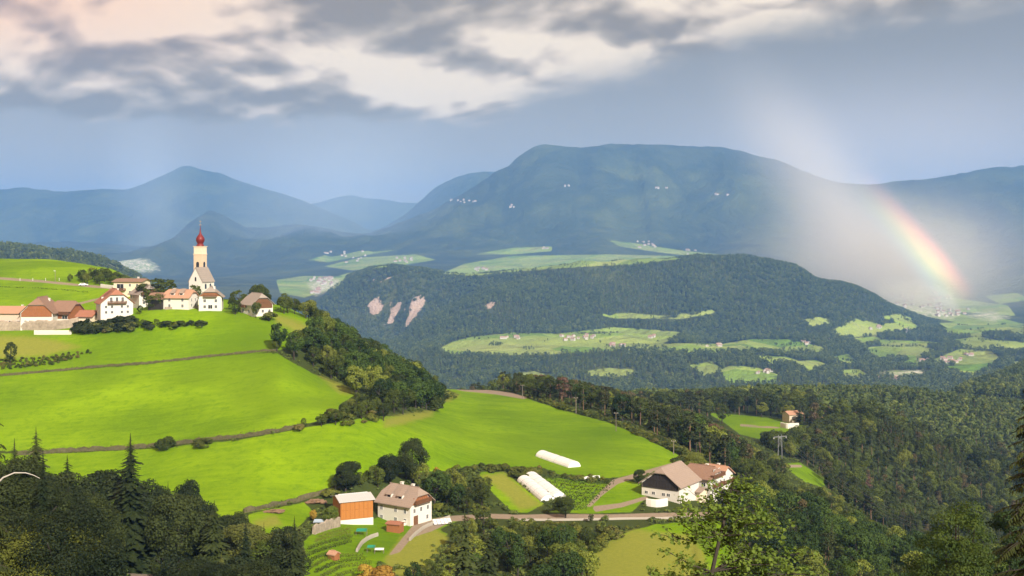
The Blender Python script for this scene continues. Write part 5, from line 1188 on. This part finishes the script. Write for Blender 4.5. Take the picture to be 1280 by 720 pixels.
# firewood, net, tarpaulin, trough
def logs(label, px, py, n, seed):
    p = at(px, py); root = empty('wood_pile', p, .2, label, 'wood pile'); r = random.Random(seed); m = MB()
    for i in range(n):
        x = r.uniform(-2.2, 2.2); y = r.uniform(-1, 1); z = .15 + r.uniform(0, .9) * (1 - abs(x) / 2.6); a = r.uniform(-.6, .6); L = r.uniform(.5, 1.0)
        m.tube([(x - L * math.cos(a), y - L * math.sin(a), z), (x + L * math.cos(a), y + L * math.sin(a), z + r.uniform(-.1, .1))], r.uniform(.12, .22), 5)
    tag(m.build('log', MATS['bark_pine'], root), kind='stuff')
logs('heap of pale split firewood behind the orange barn', 395, 629, 90, 2); logs('scattered stack of logs on the grass at the foot of the meadow', 342, 641, 30, 3)
def canopy(name, label, cat, px, py, w, d, h, mat, tilt=.15, rz=0):
    root = empty(name, at(px, py), rz, label, cat); m = MB(); n = 6
    for i in range(n + 1):
        for j in range(n + 1): u, v = i / n, j / n; m.v.append(((u - .5) * w, (v - .5) * d, h + tilt * (v - .5) * d - .25 * math.sin(PI * u) * math.sin(PI * v)))
    for i in range(n):
        for j in range(n): k = i * (n + 1) + j; m.f.append([k, k + n + 1, k + n + 2, k + 1]); m.m.append(0)
    m.build('sheet', MATS[mat], root)
    for sx in (-1, 1):
        for sy in (-1, 1): q = MB(); q.tube([(sx * w * .48, sy * d * .48, -.4), (sx * w * .48, sy * d * .48, h + tilt * sy * d * .48)], .05, 5); q.build('post', MATS['pole_wood'], root)
canopy('net_cage', 'green netted garden cage above the vine rows', 'net', 452, 669, 2.6, 2, 1.3, 'net_green'); canopy('net_cage', 'small green netted garden cage by the curved garden wall', 'net', 464, 691, 1.8, 1.6, 1.5, 'net_green')
canopy('lean_to', 'blue grey sheet roof of the lean to left of the orange barn', 'shelter', 403, 658, 4.4, 2.2, 1.4, 'panel_blue'); canopy('garden_table', 'pale garden table cover below the drive', 'table', 474, 691, 2.2, 1.2, .9, 'sign_white')
# white notice board in the dark wood
p = at(256, 668, 214) ; p.z = gz(p.x, p.y)
root = empty('notice_board', p, 0, 'small white board on a post among the dark trees at lower left', 'sign'); m = MB(); m.box((-.8, -.06, 7.6 - 4.0), (.8, 0, 9.9 - 4.0)); m.build('board', MATS['sign_white'], root)
m = MB(); m.tube([(0, .05, -.3), (0, .05, 5.8)], .07, 6); m.build('post', MATS['pole_wood'], root)

# ------------------------------------------------------------------ poles, pylon and wires
def pole(px, py, h, label, grp='wooden power poles along the meadow edge', D=None):
    p = at(px, py, D); root = empty('power_pole', p, 0, label, 'power pole', grp); m = MB(); m.tube([(0, 0, -.5), (0, 0, h)], [.17, .12], 8); m.build('mast', MATS['pole_wood'], root)
    m = MB(); m.box((-.8, -.06, h - .5), (.8, .06, h - .36)); m.build('cross_arm', MATS['pole_wood'], root)
    for s in (-.7, 0, .7): q = MB(); q.tube([(s, 0, h - .36), (s, 0, h - .12)], .05, 6); q.build('insulator', MATS['sign_white'], root)
    return p + Vector((0, 0, h - .15))
def wire(label, A, B, sag, r=.018, grp=None, name='power_cable'):
    n = 16; pts = [A.lerp(B, i / n) - Vector((0, 0, sag * 4 * (i / n) * (1 - i / n))) for i in range(n + 1)]; m = MB(); m.tube(pts, r, 4); return tag(m.build(name, MATS['cable']), label, 'cable', grp)
tops = [pole(653, 498, 6.5, 'power pole at the top edge of the central meadow, nearest the ridge'), pole(720, 517, 7.0, 'power pole in the middle of the meadow edge before the brown pine wood'), pole(770, 539, 7.2, 'power pole standing lowest on the edge of the central meadow')]
endp = at(842, 568); endp.z += 5
for i, (a, b) in enumerate(((tops[0], tops[1]), (tops[1], tops[2]), (tops[2], endp))): wire(['sagging wire from the first to the middle power pole', 'sagging wire from the middle to the lowest power pole', 'wire running from the lowest power pole down to the right farm'][i], a, b, 1.2, .05)
pole(842, 568, 5, 'short power pole at the right tip of the central meadow')
def pylon(px, py, h, D):
    p = at(px, py, D); root = empty('pylon', p, R(25), 'small double masted pylon at the wood edge in the middle distance', 'pylon')
    for s in (-1.3, 1.3): m = MB(); m.tube([(s, 0, -1), (s * .8, 0, h)], [.28, .2], 6); m.build('mast', MATS['metal_grey'], root)
    m = MB(); m.box((-4.2, -.15, h - 1.2), (4.2, .15, h - .85)); m.tube([(-1.2, 0, h * .4), (1.1, 0, h - 1)], .1, 4); m.tube([(1.2, 0, h * .4), (-1.1, 0, h - 1)], .1, 4); m.build('cross_arm', MATS['metal_grey'], root)
    for s in (-3.9, 0, 3.9): m = MB(); m.tube([(s, 0, h - 1.2), (s, 0, h - 2.0)], .14, 6); m.build('insulator', MATS['sign_white'], root)
    return p, h
pp, ph = pylon(975, 567, 12, 590)
for i, s in enumerate((-3.9, 0, 3.9)):
    A = pp + Vector((s * .9, s * .42, ph - 2)); B = at(1240, None, 430); B = Vector((B.x + s, B.y, -(690 - HZ) / F * 430))
    wire(['left', 'middle', 'right'][i] + ' one of the three long wires hanging from the pylon across the gorge', A, B, 7, .06, 'long wires across the gorge')
# street lamp and car on the hilltop road
p = at(69, 353); root = empty('street_lamp', p, 0, 'slender street lamp on the hilltop road above the village', 'street lamp'); m = MB(); m.tube([(0, 0, -.5), (0, 0, 5.6)], .12, 6); m.build('mast', MATS['pole_wood'], root); m = MB(); m.box((-.7, -.15, 5.6), (.1, .15, 5.8)); m.build('lamp_head', MATS['sign_white'], root)
for i, px in enumerate((25, 41, 57, 74)):
    p = at(px, 351); m = MB(); m.tube([(0, 0, -.3), (0, 0, 1.4)], .09, 5); o = m.build('road_post', MATS['sign_white']); o.location = p; tag(o, ['leftmost', 'second from left', 'third from left', 'rightmost'][i] + ' white marker post along the hilltop road', 'post', 'marker posts of the hilltop road')
def car(px, py, rz, label, D=None):
    root = empty('parked_car', at(px, py, D), rz, label, 'car'); root.location.z += .05; m = MB()
    prof = [(-2.1, .35), (-2.1, .85), (-1.75, .98), (-1.2, 1.38), (.3, 1.42), (1.0, 1.0), (1.95, .85), (2.12, .6), (2.12, .35)]; n = len(prof)
    for y in (-.82, .82): m.v += [(x, y * (.86 if z > 1.1 else 1), z) for x, z in prof]
    for i in range(n): j = (i + 1) % n; m.f.append([i, j, n + j, n + i]); m.m.append(0)
    m.f.append(list(range(n))[::-1]); m.m.append(0); m.f.append([n + i for i in range(n)]); m.m.append(0); m.build('body', MATS['car_white'], root)
    m = MB(); m.box((-1.15, -.80, .98), (.35, .80, 1.3)); m.build('window', MATS['glass_dark'], root)
    for x in (-1.35, 1.3):
        for y in (-.8, .8): q = MB(); q.tube([(x, y - .1, .33), (x, y + .1, .33)], .33, 10); q.build('wheel', MATS['cable'], root)
car(104.5, 357.5, .1, 'white car on the hilltop road beside the dark tree clump'); car(238, 383.5, .1, 'silver white car parked at the corner of the orange roofed house with dormers')
# dirt track in the dark wood and the pale arched branch at the left edge
bb = MB(); q = lambda px, py, D: ((px - 640) / F * D, D, (HZ - py) / F * D)
bb.tube([q(-30, 640, 95), q(-12, 612, 95), q(4, 597, 95), q(18, 591, 95), q(32, 591, 95), q(42, 594, 95), q(50, 598, 95)], [.10, .08, .07, .055, .04, .03, .02], 6)
tag(bb.build('bare_branch', MATS['bare_branch']), 'pale bare branch arching in from the left edge over the dark trees', 'branch')

# ------------------------------------------------------------------ particular trees
def special(kind, px, py, toppy, label, D=None, wide=1.0, lod=0, var=0, ms=None, cat='tree', name=None, rz=0, mat=None):
    p = at(px, py, D); h = (HZ - toppy) / F * p.y - p.z
    return plant(name or kind, ms or LOD[kind][lod][var], p, h, wide, rz, label, cat, mat=mat)
special('spruce_tree', 163, 740, 546, 'tall dark spruce rising above the wood in front of the lower meadow', D=212, wide=1.35, ms=NEAR['spruce_tree'][0], mat='leaf_dark')
special('spruce_tree', 45, 700, 538, 'spruce with a thin pointed tip at the left edge of the lower meadow', D=236, wide=1.1, ms=NEAR['spruce_tree'][1], mat='leaf_dark')
special('spruce_tree', 210, 700, 604, 'small slim dark spruce between two leafy trees in the lower left wood', D=236, wide=1.0, ms=NEAR['spruce_tree'][0], mat='leaf_dark')
special('broadleaf_tree', 235, 700, 600, 'tall open leafy tree beside the small slim spruce in the lower left wood', D=240, wide=.62, var=1, mat='leaf_dark')
special('spruce_tree', 84, 720, 572, 'dark pointed spruce between the left edge spruce and the tall spruce', D=222, wide=1.2, ms=NEAR['spruce_tree'][1], mat='leaf_dark')
special('spruce_tree', 18, 720, 552, 'dark spruce close to the left edge above the olive green tree', D=190, wide=1.2, ms=NEAR['spruce_tree'][0], mat='leaf_dark')
special('spruce_tree', 268, 740, 628, 'dark spruce under the lowest corner of the meadow in the lower left wood', D=205, wide=1.2, ms=NEAR['spruce_tree'][1], mat='leaf_dark')
special('spruce_tree', 368, 760, 648, 'dark spruce at the right end of the lower left wood beside the vine rows', D=200, wide=1.1, ms=NEAR['spruce_tree'][0], mat='leaf_dark')
special('broadleaf_tree', 118, 720, 582, 'broad dark leafy tree left of the tall spruce in the lower left wood', D=225, wide=.95, var=0, mat='leaf_dark')
special('broadleaf_tree', 190, 715, 592, 'rounded dark leafy tree right behind the tall spruce', D=228, wide=.8, var=2, mat='leaf_dark')
special('broadleaf_tree', 292, 690, 636, 'rounded dark leafy tree under the lower right corner of the meadow', D=240, wide=1.1, var=2, rz=1, mat='leaf_dark')
special('broadleaf_tree', 432, 617, 575, 'round dark tree standing alone at the bottom edge of the meadow above the orange barn', wide=1.3, var=0, mat='leaf_dark')
special('broadleaf_tree', 516, 606, 548, 'tallest dark tree in the small wood behind the white farmhouse', wide=.95, var=1, mat='leaf_dark')
special('broadleaf_tree', 488, 607, 564, 'second tallest dark tree in the small wood, left of the tallest', wide=1.1, var=2, mat='leaf_dark')
special('shrub', 208, 561, 541, 'round dark bush alone on the stone bank between the meadows', wide=1.2, cat='bush')
special('shrub', 254, 557, 546, 'low flat brown bush beside the lone round bush on the stone bank', wide=2.3, var=1, cat='bush')
special('broadleaf_tree', 346, 439, 422, 'small pointed tree at the upper corner of the middle meadow', wide=1.0, lod=0, var=1)
special('spruce_tree', 201, 376, 343, 'green cone shaped conifer between the grey roofed house and the dormered house', D=480, wide=2.2, ms=(LOD['broadleaf_tree'][1][0][0], LOD['broadleaf_tree'][1][0][1]))
special('broadleaf_tree', 243, 381, 352, 'dark tree squeezed between the church and the dormered house', D=476, wide=1.2, lod=1)
special('shrub', 262, 386, 379, 'small bush at the foot of the white house below the church', wide=1.2, lod=1, cat='bush')
special('broadleaf_tree', 128, 400, 380, 'bare brownish tree in front of the big red roofed house', wide=1.3, lod=1, var=1, ms=BARE[0])
special('broadleaf_tree', 175, 399, 381, 'dark tree at the right corner of the big red roofed house', D=462, wide=1.0, lod=1, var=2)
special('broadleaf_tree', 190, 388, 366, 'bushy tree before the grey roofed house in the village', D=465, wide=1.6, lod=1, var=3)
special('broadleaf_tree', 320, 396, 376, 'small green tree in front of the timber gable house at the village end', D=452, wide=.8, lod=1, var=4)
special('shrub', 336, 398, 386, 'dark bush right of the timber gable house at the village end', D=450, wide=1.4, lod=1, cat='bush')
special('broadleaf_tree', 13, 456, 426, 'small bare stemmed tree on the dark bank at the far left', wide=.8, lod=1, var=2)
special('broadleaf_tree', 355, 392, 366, 'leafy tree on the slope right of the last village house', wide=1.1, lod=1, var=1)
special('broadleaf_tree', 412, 664, 632, 'bright green round tree in front of the orange barn', D=286, wide=1.15, lod=0, ms=broad(901, 42, 190, .016, 'leaf_willow', .36))
special('broadleaf_tree', 392, 662, 636, 'tree with orange tinged top left of the orange barn', D=288, wide=.9, lod=0, ms=broad(902, 42, 190, .016, 'leaf_autumn', .30))
special('shrub', 458, 726, 702, 'yellow orange autumn bush at the bottom edge below the vine rows', wide=1.0, ms=shrub(903, 14, 150, .05, 'leaf_autumn'), cat='bush')
special('shrub', 478, 730, 700, 'pale orange autumn bush right of the yellow orange one at the bottom edge', wide=1.3, ms=shrub(904, 14, 150, .05, 'leaf_autumn'), cat='bush')
special('broadleaf_tree', 707, 660, 617, 'dusky rounded tree at the lower end of the double plastic tunnel', D=306, wide=1.3, var=2)
special('broadleaf_tree', 798, 614, 586, 'dark round tree at the left corner of the huge barn', D=342, wide=1.2, var=0)
special('broadleaf_tree', 870, 596, 566, 'rounded olive tree above the roof of the huge barn', D=366, wide=1.3, var=1)
special('shrub', 326 + 220, 590, 582, 'pale yellow bush on the bank at the foot of the central meadow', wide=1.0, ms=shrub(905, 10, 90, .06, 'leaf_autumn'), cat='bush')
special('broadleaf_tree', 581, 760, 640, 'tall dark conifer shaped tree in the thicket at the bottom centre', D=190, wide=.8, ms=LOD['spruce_tree'][0][2], name='spruce_tree', mat='leaf_dark')
special('spruce_tree', 610, 760, 660, 'second dark spruce in the thicket at the bottom centre', D=200, wide=1.1, var=1, mat='leaf_dark')
special('broadleaf_tree', 330, 700, 672, 'light green rounded tree at the bottom left, lit from the side', D=205, wide=1.2, ms=broad(906, 42, 190, .016, 'leaf_willow', .36))
special('broadleaf_tree', 45, 790, 640, 'large olive green open tree in the lower left corner', D=120, wide=1.25, ms=broad(907, 70, 800, .006, 'leaf_shrub', .36))


def framed_tree(label, px, top, D, half, ncl, per, ls, mat, seed, lowfrac=.05):
    """large near tree described in metres"""
    global rng
    rng = np.random.default_rng(seed); p = at(px, None, D); H = (HZ - top) / F * D - p.z; w = half / F * D; ct = np.array([0, 0, H * .58]); d = dirs(ncl); rr_ = rng.uniform(.45, .95, (ncl, 1)) ** .6
    cl = ct + d * np.array([w, w, H * .44]) * rr_ * .84; rad = rng.uniform(.13, .24, ncl) * w; V = crown_clumps(cl, rad, per, ls, .6, ct); crown = leaf_mesh('crown', V, mat); m = MB()
    m.tube([(0, 0, -1), (.1, 0, H * .3), (-.1, 0, H * .6), (0, 0, H * .9)], [.3, .24, .15, .04], 8)
    for c in cl[::3]: m.tube([(0, 0, max(.3, c[2] * .5)), tuple(c * np.array([.5, .5, .8])), tuple(c)], [.09, .06, .02], 4)
    root = empty('broadleaf_tree', p, 0, label, 'tree'); link('crown', crown, root); link('trunk', raw_mesh('trunk', m.v, m.f, MATS['bark']), root)


framed_tree('big sunlit bushy tree filling the lower right corner', 1195, 592, 88, 78, 300, 210, .085, 'leaf_willow', 11)
framed_tree('bushy tree behind and right of the big sunlit one in the lower right corner', 1262, 600, 98, 55, 200, 190, .10, 'leaf_green', 12)
framed_tree('dim green tree at the bottom between the young tree and the big right-hand tree', 1075, 668, 120, 55, 150, 170, .11, 'leaf_green', 13)


def young_tree():
    """the near young tree with pale leaf tips in the bottom centre-right"""
    rnd = random.Random(4); D = 44; p = at(892, None, D); s = D / F; tip = lambda px, py, dy=0: Vector(((px - 640) / F * (D + dy), D + dy, (HZ - py) / F * (D + dy))) - p
    m = MB(); trunk = [Vector((-.6, 0, -.3)), tip(886, 760), tip(890, 715), tip(900, 670), tip(908, 640), tip(914, 612), tip(918, 596)]; m.tube(trunk, [.16, .10, .085, .065, .05, .03, .012], 7)
    limbs = []
    def limb(a, pts, r): pts = [a] + pts; m.tube(pts, [r * (1 - .8 * i / (len(pts) - 1)) for i in range(len(pts))], 5); limbs.append(pts)
    L = [(2, 835, 690, -1, (862, 705), ), (2, 812, 716, .5, (850, 722)), (3, 852, 655, .8, (875, 672)), (3, 842, 640, -.6, (872, 655)), (4, 870, 620, .5, (890, 636)), (3, 960, 672, -.8, (930, 668)), (4, 948, 628, .4, (930, 636)), (4, 965, 640, 1, (940, 640)), (2, 985, 706, -.9, (940, 706)), (2, 1028, 718, .5, (970, 718)), (5, 935, 602, .3, (926, 612)), (5, 900, 604, -.3, (908, 614)), (1, 905, 722, -1.4, (898, 735)), (1, 1000, 735, .9, (940, 740)), (2, 862, 708, 1.0, (880, 712)), (3, 925, 688, 1.2, (912, 680)), (3, 975, 652, -.2, (938, 655)), (4, 893, 640, -1.0, (902, 640)), (1, 810, 648 + 70, -.6, (850, 735)), (2, 950, 700, 0, (925, 698)), (4, 935, 645, -.7, (922, 650)), (3, 868, 668, -.9, (885, 672)), (2, 1010, 690, 1.2, (950, 700)), (3, 825, 668, .2, (862, 676)), (2, 880, 730, -.8, (888, 720)), (1, 850, 745, .6, (872, 740)), (2, 925, 722, .9, (905, 716)), (3, 940, 655, 1.1, (915, 660)), (4, 880, 652, .7, (900, 648)), (3, 890, 690, 1.3, (898, 682)), (1, 960, 728, -.4, (915, 730)), (4, 985, 662, .2, (935, 650)), (2, 975, 690, .6, (925, 690)), (3, 850, 628, .1, (885, 655)), (5, 950, 612, -.4, (930, 616)), (5, 880, 612, .6, (905, 618)), (1, 830, 735, -.9, (870, 735))]
    for k, px, py, dy, mid in L: limb(trunk[k], [tip(mid[0], mid[1], dy * .5), tip(px, py, dy)], .04 if k < 4 else .025)
    r2 = np.random.default_rng(9); C = []; N = []; S = []
    for pts in limbs + [trunk[3:]]:
        for i in range(len(pts) - 1):
            a, b = pts[i], pts[i + 1]; n = int((b - a).length / .10)
            for j in range(n):
                t = (j + rnd.random()) / n
                if i == 0 and t < .35 and pts is not limbs[-1]: continue
                q = a.lerp(b, t); side = Vector((rnd.gauss(0, 1), rnd.gauss(0, 1), rnd.gauss(.25, .8))).normalized(); ln = rnd.uniform(.12, .6); e = q + side * ln; m.tube([q, e], [.012, .004], 3, cap=False)
                for _ in range(rnd.randrange(8, 14)):
                    c = e.lerp(q, rnd.random() * .5) + Vector((rnd.gauss(0, .09), rnd.gauss(0, .09), rnd.gauss(0, .08))); C.append(c); N.append((rnd.gauss(0, .6), rnd.gauss(-.2, .6), 1)); S.append(rnd.uniform(.045, .10))
    global rng
    rng = r2; V = quads(np.array([tuple(c) for c in C]), np.array(N), np.array(S)); root = empty('young_tree', p, 0, 'young tree with pale yellow green leaf tips in the foreground right of centre', 'tree')
    link('crown', leaf_mesh('crown', V, 'leaf_young'), root); link('trunk', raw_mesh('trunk', m.v, m.f, MATS['bark']), root)
young_tree()


def near_conifer(label, px, top, D, seed, halfpx):
    global rng
    rng = np.random.default_rng(seed); rnd = random.Random(seed); p = at(px, None, D); H = (HZ - top) / F * D - p.z; w = halfpx / F * D; V = []; m = MB(); m.tube([(0, 0, -1), (0, 0, H * .5), (0, 0, H)], [.22, .14, .02], 7)
    z = H * .12
    while z < H * .99:
        f = z / H; r = w * min(1, (1 - f) * 1.5 + .12)
        for k in range(6):
            a = rnd.uniform(0, 2 * PI); rr_ = r * rnd.uniform(.6, 1.1); d = Vector((math.cos(a), math.sin(a), 0)); pts = [Vector((0, 0, z)) + d * rr_ * q + Vector((0, 0, .10 * rr_ * q - .42 * rr_ * q * q)) for q in (0, .25, .5, .75, 1)]; m.tube(pts, [.035, .028, .02, .012, .005], 4, cap=False)
            n = int(rr_ / .09)
            for i in range(n):
                q = .15 + .85 * (i + rnd.random()) / n; c = d * rr_ * q + Vector((0, 0, z + .10 * rr_ * q - .42 * rr_ * q * q))
                for sg in (-1, 1, 0):
                    L = rnd.uniform(.18, .42) * (1.15 - q * .6); s = Vector((-d.y, d.x, 0)) * sg * .8 + d * .5; s.z = -.35 - (1.1 if sg == 0 else .2); s.normalize(); e = c + s * L; wv = s.cross(Vector((0, 0, 1)) if sg else d).normalized() * .03
                    V += [c - wv, c + wv, e + wv * .4 + Vector((0, 0, -.02)), e - wv * .4]
        z += rnd.uniform(.22, .34)
    root = empty('spruce_tree', p, 0, label, 'tree'); link('crown', leaf_mesh('crown', np.array([tuple(v) for v in V]), 'leaf_spruce'), root); link('trunk', raw_mesh('trunk', m.v, m.f, MATS['bark']), root)


near_conifer('near dark conifer reaching in with drooping boughs from the right edge', 1296, 446, 38, 3, 84)
near_conifer('near dark conifer with drooping twigs reaching in from the upper left edge', -30, 352, 30, 6, 62)

# undergrowth on the open ground between the near trees: low clumps nobody could count
def undergrowth():
    r = np.random.default_rng(3); n = 260000; px = r.uniform(-30, 1310, n); D = np.sqrt(r.uniform(90 ** 2, 620 ** 2, n)); z = ground(px, D); py = HZ - z / D * F
    m, d1, d2 = lookup(sd_meadow, px, D), lookup(sd_dirt, px, D), lookup(sd_dry, px, D)
    k = (m < -1.0) & (d1 < -1.0) & ((d2 < -2) | (r.random(n) < .2)) & (fbm(px / 14, D / 18, 3, 66) > -.12) & (lookup(skymin, px, D - 6) > py - 6) & (py < 735) & ((px > 500) | (py > 610) | (r.random(n) < .3))
    px, D, z = px[k], D[k], z[k]; px, D, z = px[:26000], D[:26000], z[:26000]; x = (px - 640) / F * D
    keep = np.ones(len(x), bool)
    for a, b, q in KEEPOUT: keep &= (x - a) ** 2 + (D - b) ** 2 > (q * .8) ** 2
    x, D, z = x[keep], D[keep], z[keep]; h = r.uniform(.5, 1.5, len(x)); v = KIDX['shrub'][0] + r.integers(0, 2, len(x))
    forest_stuff('undergrowth', np.stack([x, D, z - .1, h, v], 1), 'low tangled undergrowth between the trees and vineyards', 'undergrowth', VAR2)
undergrowth()

# ------------------------------------------------------------------ rainbow: light from the rain curtain, a 42 degree arc about the point opposite the sun
def rainbow():
    D = 5450; c = (180, 1157); n = 60; nr = 14; r0, r1 = 1254, 1312; V = []; U = []; Fd = []
    for i in range(n + 1):
        a = math.atan2(1157 - 395, 1012) + (math.atan2(1157 - 225, 880) - math.atan2(1157 - 395, 1012)) * i / n
        for j in range(nr + 1):
            r = r0 + (r1 - r0) * j / nr; px = c[0] + r * math.cos(a); py = c[1] - r * math.sin(a); V.append(((px - 640) / F * D, D, (HZ - py) / F * D)); U.append(j / nr); f = i / n; Fd.append(min(1, f / .3) ** 1.3 * (1 - f) ** 1.2)
    q = [(i * (nr + 1) + j) for i in range(n) for j in range(nr)]; Fc = np.array([[k, k + 1, k + nr + 2, k + nr + 1] for k in q])
    m, t, out = material('rainbow'); A = lambda a: t.node('ShaderNodeAttribute', attribute_name=a).outputs['Fac']
    col = t.ramp(A('across'), [(0, (.0, .0, .0)), (1, (0, 0, 0)), (.12, (.01, .02, .04)), (.28, (.05, .14, .14)), (.42, (.20, .30, .12)), (.55, (.52, .42, .12)), (.68, (.75, .34, .13)), (.80, (.60, .16, .10)), (.91, (.20, .05, .05))])
    em = t.node('ShaderNodeEmission', {'Color': col, 'Strength': t.m('MULTIPLY', A('fade'), 1.3)}); tr = t.node('ShaderNodeBsdfTransparent'); ad = t.node('ShaderNodeAddShader'); t.l.new(em.outputs[0], ad.inputs[0]); t.l.new(tr.outputs[0], ad.inputs[1]); t.l.new(ad.outputs[0], out.inputs[0])
    me = raw_mesh('rainbow', V, Fc, m)
    for an, arr in (('across', U), ('fade', Fd)): at_ = me.attributes.new(an, 'FLOAT', 'POINT'); at_.data.foreach_set('value', np.array(arr, np.float32))
    tag(link('rainbow', me), 'short piece of rainbow slanting down to the sunlit town at the right', 'rainbow')
rainbow()


# sunlit showers: soft bodies of denser rain hanging over the valley, thinning out towards their edges
def shower(px, py, D, rx, ry, rz, tilt, dens, col, label, power=1.5):
    m, t, out = material('rain'); tc = t.node('ShaderNodeTexCoord'); ln = t.node('ShaderNodeVectorMath', operation='LENGTH'); t.l.new(tc.outputs['Object'], ln.inputs[0])
    f = t.m('POWER', t.m('SUBTRACT', 1.0, ln.outputs['Value'], clamp=True), power)
    v = t.node('ShaderNodeVolumePrincipled', {'Color': (*col, 1), 'Density': t.m('MULTIPLY', f, dens), 'Anisotropy': -0.5}); t.l.new(v.outputs[0], out.inputs['Volume'])
    V = []; Fc = []; n, k = 24, 12
    for i in range(k + 1):
        for j in range(n): a, b = PI * i / k, 2 * PI * j / n; V.append((math.sin(a) * math.cos(b), math.sin(a) * math.sin(b), math.cos(a)))
    for i in range(k):
        for j in range(n): Fc.append([i * n + j, (i + 1) * n + j, (i + 1) * n + (j + 1) % n, i * n + (j + 1) % n])
    o = link('rain_shower', raw_mesh('rain_shower', V, Fc, m)); o.location = ((px - 640) / F * D, D, (HZ - py) / F * D); o.scale = (rx, ry, rz); o.rotation_euler = (0, tilt, 0); tag(o, label, 'rain', kind='stuff')
shower(1120, 330, 6300, 1300, 1000, 680, 0, 4.2e-3, (1, .94, .84), 'bright sunlit rain mist over the valley town', 3.2)
shower(1050, 275, 6700, 480, 600, 1500, R(-34), 4e-3, (1, .97, .94), 'slanting sunlit shower left of the rainbow', 2.6)
shower(190, 250, 9500, 500, 500, 1100, R(-8), 5e-4, (.75, .85, 1), 'faint shower before the left mountains')
shower(420, 240, 10300, 1500, 500, 1000, R(-20), 9e-4, (.72, .82, .97), 'pale shower veiling the gap between the mountains')


# ------------------------------------------------------------------ air
def haze():
    mb = MB(); mb.box((-27000, -600, -700), (27000, 23000, 1070)); m, t, out = material('haze')
    v = t.node('ShaderNodeVolumePrincipled', {'Color': (.21, .47, 1.0, 1), 'Density': 0.70e-4, 'Anisotropy': -0.05, 'Absorption Color': (0, 0, 0, 1)})
    t.l.new(v.outputs[0], out.inputs['Volume']); o = mb.build('haze', m); tag(o, kind='stuff', label='thin blue rain haze filling the valleys', cat='haze')
haze()
